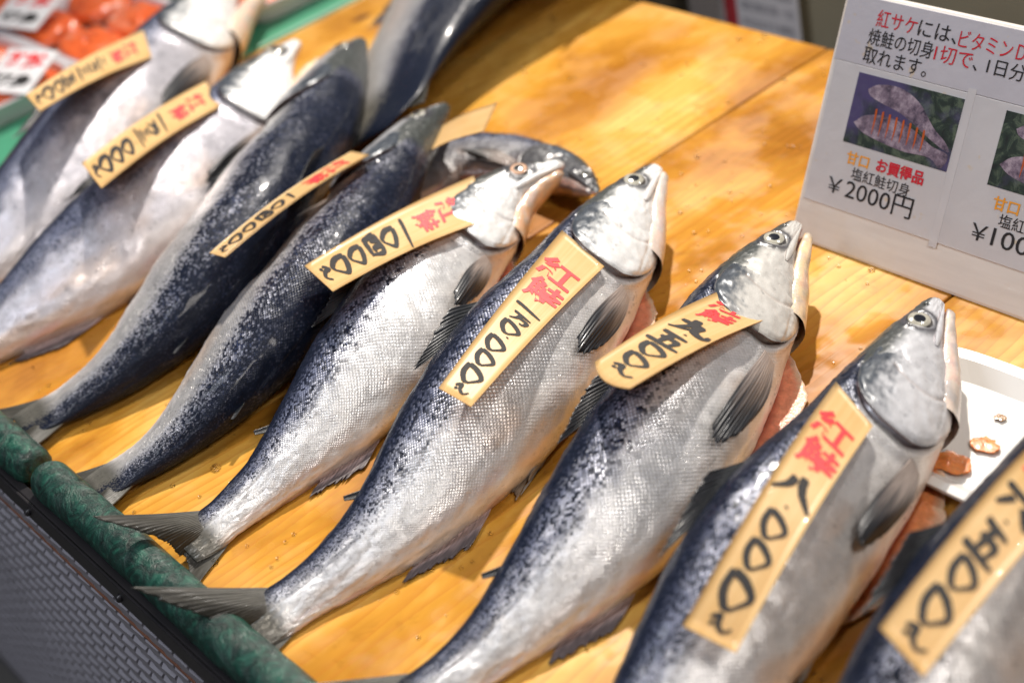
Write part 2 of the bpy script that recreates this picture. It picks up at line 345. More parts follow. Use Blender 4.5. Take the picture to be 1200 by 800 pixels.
def make_fish(label, group, spine, side=-1, roll=0, hs=1., ws=1., zl=None, seed=1, back=.35, blue=1., belly=(.80, .74, .69),
              headcol=(.80, .80, .79), jaw_open=.0, jawcol=(.74, .62, .53), scal=1., patch=.3, flapcol=(.82, .30, .17), flap=True,
              pect=(2.22, .305, .185), simple_=False, tail=(.15, .17), eyecol=(.36, .34, .28), no_under=False, dorsal_open=.25, flank=(.74, .73, .72),
              body_noise=1., tailn=0., umax=1.03, tail_ang=(.62, .45), headdark=1., tail_lift=.0, cavity=1., pelvic=True, heads=True, analc=1., edge0=1.06, top=.18, troll=None, tw=1., met=1.):
    f = Fish(spine, side, roll, hs, ws, zl, seed, troll, tw); L = f.L
    c0 = f.frame(np.array(.5))[0]; r = root('salmon', (c0[0], c0[1], 0), label, 'fish', group)
    rd = np.random.RandomState(seed)
    # ---- body grid
    us = np.r_[np.linspace(0, .05, 28, endpoint=False), np.linspace(.05, .30, 105, endpoint=False), np.linspace(.30, 1.0, 165), [1.015, 1.03]]
    us = us[us <= umax]
    m = 120; A = np.linspace(0, 2*math.pi, m, endpoint=False)
    U, AA = np.meshgrid(us, A, indexing='ij')
    ref = .1*L
    loc = (f.hd(us)+f.hv(us))/2; Uc = np.r_[0, np.cumsum(np.diff(us*L)*ref/np.maximum((loc[1:]+loc[:-1])/2, .02*L))]
    Um = np.repeat(Uc[:, None], m, 1)
    al = np.where(AA > math.pi, 2*math.pi-AA, AA)              # 0 back .. pi belly on both flanks
    V_ = al*ref*1.05
    off = np.zeros_like(U)
    n1 = fbm(U*22, AA*2.2, seed); n2 = fbm(U*70, AA*8, seed+2); n3 = fbm(U*9, AA*1.3, seed+5)
    off += (n1-.5)*.0030*sstep(.2, .4, U)*(1-sstep(.85, 1, U))+(n2-.5)*.0006*sstep(.23, .30, U)
    # folds of slack skin across the tail half
    off += .00022*np.sin(U*420+AA*3+n1*22)*sstep(.6, .85, U)*(n2 > .35)*(al > 1.0)
    # lateral line
    off -= .0005*np.exp(-((al-1.38)/.03)**2)*sstep(.25,.3, U)
    up = AA < math.pi
    # eye socket
    ue, ae = .088, 1.08
    de = np.hypot((U-ue)*L, (al-ae)*f.hd(U)*1.05)
    off -= .0022*np.exp(-(de/.0095)**2); off += .0012*np.exp(-((de-.0125)/.0025)**2)
    # brow and snout ridges
    off += (fbm(U*90, AA*9, seed+9)-.5)*.0016*(U < .25)
    # nostril
    dn = np.hypot((U-.036)*L, (al-.8)*f.hd(U)); off -= .0025*np.exp(-(dn/.0022)**2)
    # slit under the gill cover and shoulder collar behind it
    gb = gill_ub(al); off -= .0035*np.exp(-((U-gb+.004)/.006)**2)*(al > .6)*(U < .3)
    off += .0020*np.exp(-((U-gb-.014)/.010)**2)*(al > .8)*(al < 2.9)
    # belly cut
    cut = np.exp(-((AA-(math.pi+.04))/.11)**2)*sstep(.225, .26, U)*(1-sstep(.50, .56, U))*cavity
    off -= .016*cut
    Vv = f.surf(U, AA, off)
    # ---- colour
    edge = edge0+.25*(n3-.5)*2+.10*(n1-.5)*4                     # angle where the dark back ends
    bk = 1-sstep(edge-back, edge+back*.9, al+(n2-.5)*.5)
    bk = np.clip(bk, 0, 1)
    cback = np.array([.010, .014, .028])*blue; cback[2] *= 1.25
    cfl = np.array(flank); cb = np.array(belly)
    bl = sstep(1.7, 2.6, al+(n1-.5)*.8)
    C = cfl*(1-bl)[..., None]+cb*bl[..., None]
    C = C*(.80+.40*n2)[..., None]
    C = C*(1-bk)[..., None]+cback*bk[..., None]
    tp = .75*(1-sstep(.45, .95, al)); par2 = tp
    # bluish upper flank band
    band = np.exp(-((al-.98)/.33)**2)*sstep(.21, .26, U)
    C = C*(1-.32*band)[..., None]+np.array([.30, .34, .52])*(.32*band)[..., None]
    # yellowish and pink stains on the belly side
    st = sstep(.55, .72, fbm(U*7, AA*1.5, seed+21))*sstep(1.5, 2.2, al)*.55
    C = C*(1-st)[..., None]+np.array([.74, .50, .33])*st[..., None]*.95
    st2 = sstep(.52, .75, fbm(U*12, AA*3, seed+31))*sstep(2.0, 2.8, al)*.5
    C = C*(1-st2)[..., None]+np.array([.66, .36, .36])*st2[..., None]
    # head
    hm = 1-sstep(-.004, .004, U-gb); hm = np.where(al < .45, 1-sstep(.17, .21, U), hm)
    hd_edge = .95+.30*(n1-.5)+.30*(n2-.5)-.15*sstep(.05, 0, U)
    hb = 1-sstep(hd_edge-.16, hd_edge+.22, al)
    Hc = np.array(headcol)*(.82+.36*n2)[..., None]
    Hc = Hc*(1-hb)[..., None]+np.array([.045, .050, .048])*(hb*(.75+.6*n2))[..., None]
    ring = np.exp(-((de-.0125)/.0040)**2); Hc = Hc*(1-.92*ring)[..., None]+np.array([.05, .05, .06])*(.85*ring)[..., None]
    pn = np.exp(-(dn/.0022)**2); Hc = Hc*(1-.9*pn)[..., None]
    C = C*(1-hm)[..., None]+Hc*hm[..., None]
    # mouth underside and throat
    mo = sstep(2.2, 2.7, al)*(1-sstep(.13, .2, U)); C = C*(1-mo)[..., None]+np.array([.62, .33, .26])*mo[..., None]
    th = sstep(2.0, 2.8, al)*sstep(.17, .22, U)*(1-sstep(.27, .35, U)); C = C*(1-.55*th)[..., None]+np.array([.78, .62, .48])*(.55*th)[..., None]
    sl = np.exp(-((U-gb+.002)/.0035)**2)*(al > .8)*(U < .3); C = C*(1-.7*sl)[..., None]+np.array([.25, .06, .05])*(.7*sl)[..., None]
    cc_ = np.clip(cut*1.8, 0, 1)
    C = C*(1-cc_)[..., None]+np.array([.33, .06, .035])*cc_[..., None]
    lipc = np.exp(-((np.abs(AA-(math.pi+.04))-.21)/.06)**2)*sstep(.225, .26, U)*(1-sstep(.50, .56, U))*cavity*.6
    C = C*(1-lipc)[..., None]+np.array(flapcol)*lipc[..., None]
    C = np.clip(C, .004, .92)
    par = np.zeros(C.shape)
    par[..., 0] = (.42*(1-bk)+.15*bk)*(1-.55*sstep(1.9, 2.7, al))*(1-hm)*(1-cc_)+.18*hm*(1-hb)
    par[..., 1] = scal*np.clip((.40+.7*np.exp(-((al-.95)/.36)**2)), 0, 1)*(top+(1-top)*sstep(.45, 1.0, al))*sstep(gb+.0, gb+.02, U)*(1-.85*sstep(2.1, 2.7, al))*(1-sstep(.93, 1.0, U))*(1-cc_)*(1-hm)
    par[..., 2] = (patch*1.35*sstep(1.65, .95, al)+(.42-.36*top)*(1-sstep(.35, .85, al)))*sstep(.2, .24, U)
    par[..., 0] *= met
    tl = sstep(.965, .995, U)
    C = C*(1-tl)[..., None]+np.array([.13, .123, .105])*tl[..., None]
    # close the ends
    Vl = Vv.reshape(-1, 3); F = gridF(len(us), m, closev=True).tolist()
    F.append(list(range(m))); F.append([(len(us)-1)*m+i for i in range(m)][::-1])
    # the cross-section seam is at the back ridge, uv mirrored there, so no jump
    mesh_obj('body', Vl, F, SKIN, r, cols=C, pars=par, uv=np.stack([Um, V_+np.where(up, 0, 3.0)], -1))
    # ---- gill cover: a lifted plate with a thick free edge
    def shell(name, ulo, uhi, alo, ahi, offf, colf, nu=60, na=70, thick=.0012, parf=None, mat=SKIN, hi=False):
        S, Q = np.meshgrid(np.linspace(0, 1, nu), np.linspace(0, 1, na), indexing='ij')
        a = alo(S, Q) if callable(alo) else alo+(ahi-alo)*Q
        lo = ulo(a) if callable(ulo) else ulo; hi_ = uhi(a) if callable(uhi) else uhi
        u = lo+(hi_-lo)*S; o = offf(S, Q, u, a)
        top = f.surf(u, a, o); bot = f.surf(u, a, o-thick)
        c = colf(S, Q, u, a); Vt = np.concatenate([top.reshape(-1, 3), bot.reshape(-1, 3)])
        n = nu*na; F1 = gridF(nu, na); F2 = F1[:, ::-1]+n; ed = []
        def e(i1, i2): ed.append([i1, i2, i2+n, i1+n])
        for j in range(na-1): e((nu-1)*na+j, (nu-1)*na+j+1); e(j+1, j)
        for i in range(nu-1): e(i*na+na-1+na, i*na+na-1); e(i*na, (i+1)*na)
        cols = np.concatenate([c.reshape(-1, 3), c.reshape(-1, 3)*.6+np.array([.40, .12, .09])*.4])
        p = np.zeros_like(cols); p[:, 0] = .12
        uv = np.stack([u*L+9, a*.05], -1).reshape(-1, 2)
        return mesh_obj(name, Vt, np.concatenate([F1, F2]).tolist()+ed, mat, r, cols=cols, pars=p, uv=np.concatenate([uv, uv]))
    def goff(S, Q, u, a):
        o = -.0012+.0082*sstep(.05, 1, S)**1.3*(.04+.96*np.sin(np.clip(Q, 0.0, 1)*math.pi)**.6)
        o += (fbm(u*60, a*6, seed+40)-.5)*.0018
        # preopercle ridge line
        ln_ = .42+.12*np.cos((Q-.5)*4); o -= .0008*np.exp(-((S-ln_)/.018)**2)*(Q > .25)
        o -= .0006*np.exp(-((a-2.25)/.03)**2)*(S > .45)
        o -= .0012*sstep(.93, 1., S)
        return o
    def gcol(S, Q, u, a):
        n = fbm(u*70, a*7, seed+50); nn = fbm(u*160, a*18, seed+51)
        c = np.array(headcol)*(.80+.38*n)[..., None]
        e = 1.10+.55*(n-.5)+.30*(nn-.5)+.30*S
        k = 1-sstep(e-.30, e+.20, a); k = k*headdark
        c = c*(1-k)[..., None]+np.array([.05, .06, .075])*(k*(.6+.8*nn))[..., None]
        ed = sstep(.972, .995, S); c = c*(1-.8*ed)[..., None]+np.array([.05, .045, .05])*(.8*ed)[..., None]
        y = sstep(2.2, 2.7, a)*.65; c = c*(1-y)[..., None]+np.array(jawcol)*y[..., None]
        g = np.exp(-((S-(.42+.12*np.cos((Q-.5)*4)))/.014)**2)*(Q > .25)*.35
        c = c*(1-g)[..., None]+np.array([.35, .25, .2])*g[..., None]
        return np.clip(c, .01, .9)
    shell('gill_cover', lambda a: .118+.0*a, gill_ub, .62, 2.80, goff, gcol)
    # maxilla: the moustache-like plate beside the mouth
    def ma(S, Q): return 2.02-.22*S+(.03+.20*np.sin(np.clip(S, .01, .995)*math.pi)**.7)*(Q-.5)*2
    shell('jaw_plate', .012, .122, ma, None, lambda S, Q, u, a: .0005+.0018*np.sin(S*math.pi)**.4*np.sin(np.clip(Q, .05, .95)*math.pi)**.5,
          lambda S, Q, u, a: np.array(headcol)*(.85+.3*fbm(u*90, a*9, seed+60))[..., None]*(1-.7*np.exp(-((Q-1.)/.12)**2))[..., None], 36, 10, .0012)
    # ---- lower jaw
    nj, mj = 44, 28
    tj = np.linspace(0, 1, nj); uj = .20-(.20-.008-jaw_open*.05)*tj
    dj = -(spline([0, .3, .6, .85, 1], [.066, .050, .030, .018, .011], tj)+jaw_open*tj**1.2*.33)*L*hs
    hj = spline([0, .3, .6, .85, .96, 1], [.034, .030, .022, .014, .009, .003], tj)*L*hs
    wj = spline([0, .3, .6, .85, .96, 1], [.050, .045, .034, .023, .014, .002], tj)*L*ws
    B = np.linspace(0, 2*math.pi, mj, endpoint=False); TJ, BB = np.meshgrid(tj, B, indexing='ij')
    UJ = np.repeat(uj[:, None], mj, 1)
    dd = dj[:, None]+hj[:, None]*np.cos(BB); nn_ = wj[:, None]*np.sign(np.sin(BB))*np.abs(np.sin(BB))**.8
    # hollow between the jaw bones, seen from above
    dd = dd-np.clip(np.cos(BB), 0, 1)**7*hj[:, None]*.9*(TJ > .2)
    nn_ = nn_+(fbm(TJ*8, BB*1.5, seed+70)-.5)*.003
    VJ = f.pt(UJ, dd, nn_)
    nj_ = fbm(TJ*9, BB*2, seed+71)
    lipk = sstep(.45, .65, fbm(TJ*14, BB*3, seed+77))[..., None]*.55; CJ = (np.array(jawcol)*(1-lipk)+np.array(headcol)*.75*lipk)*(.62+.6*nj_)[..., None]; pk_ = (np.exp(-((TJ-.35)/.25)**2)*.3*(nj_ > .45))[..., None]; CJ = CJ*(1-pk_)+np.array([.60, .22, .16])*pk_; k = (np.cos(BB) > .72)[..., None]; CJ = np.where(k, np.array([.45, .16, .12]), CJ)
    tipd = sstep(.86, 1, TJ)*.5; CJ = CJ*(1-tipd)[..., None]+np.array([.12, .11, .1])*tipd[..., None]
    FJ = gridF(nj, mj, closev=True).tolist(); FJ.append([(nj-1)*mj+i for i in range(mj)][::-1])
    mesh_obj('lower_jaw', VJ.reshape(-1, 3), FJ, HEAD, r, cols=np.clip(CJ, .01, .9))
    # ---- eye
    for aa in (ae,):
        c = f.surf(np.array(ue), np.array(aa), 0.); nrm = f.surf(np.array(ue), np.array(aa), .01)-c; nrm /= np.linalg.norm(nrm)
        tx = f.frame(np.array(ue))[1]; ty = np.cross(nrm, tx); ty /= np.linalg.norm(ty); tx = np.cross(ty, nrm)
        R = .0104*L/.58; ne, me_ = 22, 32; th = np.linspace(0.0, math.pi*.5, ne); ph = np.linspace(0, 2*math.pi, me_, endpoint=False)
        TH, PH = np.meshgrid(th, ph, indexing='ij'); rr = np.sin(TH)*R; hh = np.cos(TH)*R*.30
        VE = c-nrm*.0016+tx*(rr*np.cos(PH))[..., None]+ty*(rr*np.sin(PH))[..., None]+nrm*hh[..., None]
        q = np.sin(TH); ce = np.where((q < .50)[..., None], np.array([.012, .013, .018]), np.where((q < .56)[..., None], np.array([.48, .46, .38]), np.array(eyecol)))
        ce = ce*(.8+.5*fbm(q*6, PH*3, seed))[..., None]; ce = np.where((q > .84)[..., None], np.array([.07, .065, .06]), ce)
        mesh_obj('eye', VE.reshape(-1, 3), gridF(ne, me_, closev=True), EYE, r, cols=ce)
    # ---- fins. B(q), T(q): base and tip curves in (u,d,n) local metres, or on the surface
    def fin(name, base, tip, cb_, ct, nr=26, nl=18, thick=.0011, jag=.10, wave=.0018, curve=0., surfm=False, label=None, rays=11, mid=None, fseed=0, rid=.00025):
        q = np.linspace(0, 1, nr*2+1); tq = np.linspace(0, 1, nl)
        b = np.array([base(x) for x in q]); t = np.array([tip(x) for x in q])
        rr_ = np.random.RandomState(seed*7+fseed); jj = np.repeat(rr_.rand(nr+1), 2)[:len(q)]
        Q, Tt = np.meshgrid(q, tq, indexing='ij')
        ln = 1-jag*jj[:, None]*1.
        W = b[:, None, :]+(t-b)[:, None, :]*(Tt*ln)[..., None]
        if mid is not None: W = W+np.array([mid(x) for x in q])[:, None, :]*(np.sin(Tt*math.pi))[..., None]
        ridge = rid*np.cos(Q*rays*2*math.pi)*sstep(0, .2, Tt)+wave*np.sin(Q*5+Tt*4+seed)*Tt
        if surfm: top = f.surf(W[..., 0], W[..., 1], W[..., 2]+ridge); bot = f.surf(W[..., 0], W[..., 1], W[..., 2]+ridge-thick*(1-.7*Tt))
        else:
            top = f.pt(W[..., 0], W[..., 1], W[..., 2]+ridge); bot = f.pt(W[..., 0], W[..., 1], W[..., 2]+ridge-thick*(1-.7*Tt))
        top[..., 2] = np.maximum(top[..., 2], .0022); bot[..., 2] = np.maximum(bot[..., 2], .0012)
        n = top.shape[0]*nl; F1 = gridF(len(q), nl); ed = []
        for i in range(len(q)-1): ed.append([i*nl+nl-1, (i+1)*nl+nl-1, (i+1)*nl+nl-1+n, i*nl+nl-1+n])
        for j in range(nl-1): ed.append([j, j+1, j+1+n, j+n]); e0 = (len(q)-1)*nl; ed.append([e0+j+1, e0+j, e0+j+n, e0+j+1+n])
        nz = fbm(Q*14, Tt*2, seed+80+fseed)
        k = np.clip(sstep(.1, .75, Tt+(nz-.5)*.6), 0, 1)
        c = np.array(cb_)*(1-k)[..., None]+np.array(ct)*k[..., None]
        c = c*(.75+.5*nz)[..., None]*(1+.15*np.cos(Q*rays*2*math.pi))[..., None]
        c = np.clip(c, .005, .9).reshape(-1, 3)
        uv = np.stack([Q*.5, Tt*.5], -1).reshape(-1, 2)
        o = mesh_obj(name, np.concatenate([top.reshape(-1, 3), bot.reshape(-1, 3)]), np.concatenate([F1, F1[:, ::-1]+n]).tolist()+ed, FIN, r,
                     cols=np.concatenate([c, c]), uv=np.concatenate([uv, uv]))
        if label: o['label'] = label
        return o
    pa, pu, pl = pect
    fin('pectoral_fin', lambda x: (pu+.004*x, pa-.13+.26*x, .0025), lambda x: (pu+pl*(1-.75*abs(x-.35)**1.8), pa-.24+.36*x, .007+.004*math.sin(x*3)),
        (.46, .38, .34), (.026, .028, .034), surfm=True, fseed=1, rid=.00015, mid=lambda x: (0, -.03+.10*(x-.3), .003), jag=.05, rays=10)
    fin('dorsal_fin', lambda x: (.43+.12*x, float(f.hd(.43+.12*x))*.97, 0), lambda x: (.475+.13*x+.02, float(f.hd(.5))*1.0+dorsal_open*.05*(1-.6*x), .004),
        (.05, .055, .06), (.03, .033, .04), fseed=2, jag=.12)
    fin('adipose_fin', lambda x: (.795+.016*x, float(f.hd(.795+.016*x))*.96, 0), lambda x: (.826+.003*x, float(f.hd(.82))+.0075-.003*x, .002), (.05, .055, .06), (.03, .033, .04), nr=6, fseed=3, rays=1, jag=0, wave=0)
    fin('anal_fin', lambda x: (.69+.115*x, -float(f.hv(.69+.115*x))*.93, .002), lambda x: (.77+.075*x, -float(f.hv(.77))-.026*(1-.75*x)*analc, -.006),
        (.66, .48, .45), (.13, .105, .11), fseed=4, jag=.2)
    if pelvic:
        fin('pelvic_fin', lambda x: (.535+.03*x, -float(f.hv(.54))*.93, -.004+.012*x), lambda x: (.535+.13-.03*x, -float(f.hv(.64))*1.02-.010*(1-x), -.006+.012*x),
            (.72, .58, .50), (.50, .46, .42), nr=10, fseed=5, rays=6, jag=.1)
        fin('pelvic_fin', lambda x: (.545+.03*x, -float(f.hv(.54))*.96, -.020+.006*x), lambda x: (.545+.13-.02*x, -float(f.hv(.64))*1.15-.016*(1-x), -.024+.004*x),
            (.60, .42, .32), (.40, .30, .22), nr=10, fseed=6, rays=6, jag=.1)
    # tail: forked, upper lobe (back side) and lower lobe
    hd1, hv1 = float(f.hd(1.))*.98, float(f.hv(1.))*.98; l1, l2 = tail; a1, a2 = tail_ang
    def tt_(x):
        s_ = 2*x-1; ln = (l1 if s_ < 0 else l2)*L*hs*(.30+.70*abs(s_)**2.6); ang = (a1 if s_ < 0 else a2)*(-s_)
        d0 = hd1*(-s_) if s_ < 0 else -hv1*s_
        return (1.0+ln*math.cos(ang)/L, d0+ln*math.sin(ang), tailn*abs(s_)+tail_lift*max(0, -s_))
    def tb_(x):
        s_ = 2*x-1; d0 = -hd1*s_ if s_ < 0 else -hv1*s_
        return (.965, d0*.9, 0.)
    fin('tail_fin', tb_, tt_, (.125, .118, .10), (.05, .046, .036), nr=80, nl=24, thick=.0018, jag=.05, wave=.003, fseed=7, rays=34, rid=.00014)
    # far-side belly wall laid open beneath, showing the flesh
    if flap:
        nu_, nv_ = 70, 14; S, Q = np.meshgrid(np.linspace(0, 1, nu_), np.linspace(0, 1, nv_), indexing='ij')
        u = .19+.38*S; prof = np.sin(np.clip(S*1.02, 0, 1)*math.pi)**.55
        wv = (fbm(S*14, Q*1.5, seed+90)-.5)
        d = -f.hv(u)*(.80+.22*prof)-(.006+.034*Q)*prof+wv*.006-(fbm(S*60, Q*2, seed+95)-.5)*.010*Q*prof; n = -f.w(u)*(.50-.10*Q)+.004*np.sin(S*9+seed)*Q+wv*.004
        top = f.pt(u, d, n); bot = f.pt(u, d-.002, n-.0045); bot[..., 2] = np.maximum(bot[..., 2], .001); top[..., 2] = np.maximum(top[..., 2], .004)
        N_ = nu_*nv_; F1 = gridF(nu_, nv_); ed = []
        for i in range(nu_-1): ed.append([i*nv_+nv_-1, (i+1)*nv_+nv_-1, (i+1)*nv_+nv_-1+N_, i*nv_+nv_-1+N_])
        for j in range(nv_-1): ed.append([j+1, j, j+N_, j+1+N_]); e0 = (nu_-1)*nv_; ed.append([e0+j, e0+j+1, e0+j+1+N_, e0+j+N_])
        nz = fbm(S*44, Q*7+S*10, seed+91)
        fc = np.array(flapcol); c = fc*(.6+.8*nz)[..., None]
        e_ = sstep(.62, .9, Q+.3*(nz-.5)); c = c*(1-e_)[..., None]+np.array([.74, .50, .34])*e_[..., None]
        pk = sstep(.42, .12, Q); c = c*(1-pk)[..., None]+np.array([.30, .05, .03])*pk[..., None]
        c = np.clip(c.reshape(-1, 3), .01, .9)
        mesh_obj('belly_flap', np.concatenate([top.reshape(-1, 3), bot.reshape(-1, 3)]), np.concatenate([F1, F1[:, ::-1]+N_]).tolist()+ed, FLESH, r, cols=np.concatenate([c, c*.8]))
    f.grid = Vv.reshape(-1, 3); f.sc = None; print('fish', label[:28], 'L %.3f' % L)
    return f

# ------------------------------------------------------------------ ink: brush strokes and type
def ribbon(V, F, pts, wd, z=0.):
    P = np.array(pts, float); n = max(8, int(len(P)*7)); t0 = np.linspace(0, 1, len(P)); tt = np.linspace(0, 1, n)
    X = np.stack([spline(t0, P[:, 0], tt), spline(t0, P[:, 1], tt)], 1) if len(P) > 2 else P[0]+(P[-1]-P[0])*tt[:, None]
    T = np.gradient(X, axis=0); T /= np.linalg.norm(T, axis=1)[:, None]+1e-9; Nn = np.stack([-T[:, 1], T[:, 0]], 1)
    # brush: heavier when the stroke runs downwards, tapered at the end, rough edge
    pr = (.55+.45*np.abs(T @ np.array([.6, -.8])))*(1-.55*tt**3)*np.minimum(1, .65+tt*5)
    e1 = np.random.RandomState(int(abs(P.sum()*1000)) % 9999).rand(n)*.16
    b = len(V); h = (wd/2)*pr
    for i in range(n):
        a = X[i]+Nn[i]*h[i]*(1+e1[i]); c = X[i]-Nn[i]*h[i]*(1+e1[-i]); V.append((a[0], a[1])); V.append((c[0], c[1]))
    for i in range(n-1): F.append([b+2*i, b+2*i+1, b+2*i+3, b+2*i+2])
# glyph strokes in a unit box, x right, y up (0..1)
GL = {
 'ichi': [[(.05, .62), (.35, .58), (.95, .42)]],
 'man': [[(.1, .80), (.9, .72)], [(.45, .76), (.35, .40), (.08, .12)], [(.42, .50), (.80, .46), (.74, .15), (.55, .10)]],
 'zero': [[(.22, .86), (.20, .45), (.40, .12), (.62, .10)], [(.24, .84), (.62, .74), (.90, .48), (.60, .10)]],
 'dot': [[(.40, .60), (.55, .45)]],
 'tilde': [[(.15, .55), (.38, .80), (.45, .45), (.70, .25), (.92, .50)], [(.3, .45), (.2, .3)]],
 'nine': [[(.12, .66), (.60, .60), (.50, .30), (.05, .05)], [(.40, .95), (.42, .55), (.2, .15)], [(.58, .62), (.62, .25), (.92, .12), (.97, .32)]],
 'five': [[(.15, .88), (.85, .80)], [(.48, .86), (.36, .12)], [(.25, .52), (.72, .50), (.66, .12)], [(.02, .14), (.98, .08)]],
 'eight': [[(.38, .75), (.30, .45), (.02, .12)], [(.55, .90), (.64, .50), (.98, .10)]],
 'six': [[(.45, .98), (.55, .80)], [(.05, .64), (.95, .60)], [(.36, .48), (.10, .08)], [(.62, .46), (.92, .06)]],
 'four': [[(.10, .80), (.16, .30), (.22, .18)], [(.12, .80), (.85, .78), (.80, .22)], [(.38, .76), (.30, .45)], [(.60, .76), (.60, .48), (.75, .45)], [(.20, .25), (.85, .20)]],
 'two': [[(.25, .72), (.72, .66)], [(.05, .22), (.95, .14)]],
 'three': [[(.2, .86), (.78, .82)], [(.25, .50), (.72, .47)], [(.05, .12), (.95, .06)]],
}
_fd = None
def text_mesh(s, size, bold=0., xs=1.):
    """2-D triangles of a line of type: (verts Nx2, faces)"""
    cu = bpy.data.curves.new('t', 'FONT'); cu.body = s; cu.size = size; cu.offset = bold; cu.resolution_u = 3; cu.align_x = 'LEFT'
    o = bpy.data.objects.new('t', cu); sc.collection.objects.link(o)
    dg = bpy.context.evaluated_depsgraph_get(); me = bpy.data.meshes.new_from_object(o.evaluated_get(dg))
    V = np.zeros(len(me.vertices)*3); me.vertices.foreach_get('co', V); V = V.reshape(-1, 3)[:, :2]; V[:, 0] *= xs
    F = [list(p.vertices) for p in me.polygons]
    bpy.data.objects.remove(o); bpy.data.curves.remove(cu); bpy.data.meshes.remove(me)
    return V, F

def make_tag(fish, corners, lifts, glyphs, label, red=(.06, .34), start=.36, sag=.0045, curl=.0, redtxt=('紅', '鮭'), rs=1., ink=1., endround=.0, under=.06):
    """corners px: head-left, head-right (reader's), end-right, end-left ; s runs head -> end"""
    P = []
    for c, lf in zip(corners, lifts):
        if isinstance(lf, tuple): z = lf[0]
        else:
            g = fish.grid; q = (g-CAM) @ RC; pp = np.stack([600-FOC*q[:, 0]/q[:, 2], 400+FOC*q[:, 1]/q[:, 2]], 1)
            dd = np.hypot(pp[:, 0]-c[0], pp[:, 1]-c[1]); k = np.argsort(dd)[:14]; k = k[dd[k] < max(9, dd[k[0]]+4)]
            z = g[k[np.argmax(q[k, 2])], 2]+lf
        P.append(at(*c, z))
    P[0], P[1] = P[0]+(P[0]-P[3])*under, P[1]+(P[1]-P[2])*under
    hl, hr, er, el = P
    c = (hl+hr+er+el)/4
    Ln = np.linalg.norm((el+er)/2-(hl+hr)/2); Wd = np.linalg.norm((hr+er)/2-(hl+el)/2)
    r = root('price_tag', (c[0], c[1], 0), label, 'price tag', 'wooden price tags on the salmon')
    nrm = np.cross(er-hl, el-hr); nrm /= np.linalg.norm(nrm); nrm = nrm if nrm[2] > 0 else -nrm
    def S(s, t, off=0.):
        s = np.asarray(s, float)[..., None]; t = np.asarray(t, float)[..., None]
        p = (hl*(1-t)+hr*t)*(1-s)+(el*(1-t)+er*t)*s
        return p+nrm*(sag*np.sin(s*math.pi)+curl*s**3-.0012*np.sin(t*math.pi)*0+off)
    A, B = np.meshgrid(np.linspace(0, 1, 30), np.linspace(0, 1, 8), indexing='ij')
    A2 = A+endround*(-(B-.5)**2*4+1)*A**8*.05
    top = S(A2, B, .0006).reshape(-1, 3); bot = S(A2, B, 0.).reshape(-1, 3)
    F1 = gridF(30, 8); n = 240; ed = []
    for i in range(29): ed.append([i*8+7+8, i*8+7, i*8+7+n, i*8+15+n]); ed.append([i*8, i*8+8, i*8+8+n, i*8+n])
    for j in range(7): ed.append([29*8+j, 29*8+j+1, 29*8+j+1+n, 29*8+j+n]); ed.append([j+1, j, j+n, j+1+n])
    uv = np.stack([A*Ln, B*Wd], -1).reshape(-1, 2)
    mesh_obj('wood_slip', np.concatenate([top, bot]), np.concatenate([F1, F1[:, ::-1]+n]).tolist()+ed, TAGM, r, uv=np.concatenate([uv, uv]))
    # black figures: reading direction is along s, each glyph upright to the reader (head side up)
    def place(V2, F, mat, nm):
        V2 = np.array(V2); o = mesh_obj(nm, S(V2[:, 0]/Ln, V2[:, 1]/Wd, .0011), F, mat, r, smooth=False)
        return o
    s0 = start*Ln; tot = sum(g[1] for g in glyphs)*.96; kf = min(1., (.985-start)/max(tot, .01)); glyphs = [(a, b*kf, c_, d) for a, b, c_, d in glyphs]
    for g, h, wd, dx in glyphs:
        V, F = [], []
        h_, w_ = h*Ln, wd*Wd
        for st in GL[g]: ribbon(V, F, st, .21*ink if g not in ('ichi',) else .26*ink)
        V = np.array(V)
        # unit-box stroke widths are in box units; map x->t, y->-s
        X = np.stack([s0+(1-V[:, 1])*h_, Wd/2+(V[:, 0]-.5+dx)*w_], 1)
        place(X, F, INK_K, 'brush_figure'); s0 += h_*.96
    for i, ch in enumerate(redtxt):
        V, F = text_mesh(ch, .03*rs, .0007); mn, mx = V.min(0), V.max(0); V = (V-mn)/(mx-mn)
        h_ = (red[1]-red[0])*Ln/len(redtxt); w_ = min(Wd*.80, h_*1.15)
        V[:, 1] += .03*np.sin(V[:, 0]*9)
        s_ = red[0]*Ln+i*h_
        X = np.stack([s_+(1-V[:, 1])*h_*.93, Wd/2+(V[:, 0]-.5)*w_+(.04*Wd if i else -.02*Wd)], 1)
        place(X, F, INK_R, 'red_character')
    print('tag', label[:30], 'L %.3f W %.3f' % (Ln, Wd))
    return r
# ------------------------------------------------------------------ the table
def slab(name, x0, x1, y0, y1, z0, z1, mat, parent=None, bv=.0015):
    V, F = [], []; box(V, F, ((x0+x1)/2, (y0+y1)/2, (z0+z1)/2), (x1-x0, y1-y0, z1-z0)); o = mesh_obj(name, V, F, mat, parent, smooth=False)
    if bv: bevel(o, bv)
    return o
TB = root('display_table', (0, .43, 0), 'varnished yellow pine plank display table under the fish', 'table')
sx1 = at(766, 186)[0]; sx2 = at(1109, 351)[0]; wd_ = sx2-sx1
print('seams', sx1, at(110, 600)[0], sx2)
k0 = -3
edges = [sx1+wd_*k for k in range(-3, 4)]
for a, b in zip(edges[:-1], edges[1:]):
    o = slab('plank', max(a, -.66)+.0011, b-.0011, .0115, .868, -.03, 0+random.Random(int(a*1e4)).uniform(-.0006, 0), PLANK, TB)
slab('frame_board', -.66, 1.5, .02, .84, -.12, -.0305, simple('dark_under_wood', (.10, .045, .015), .7), TB, 0)
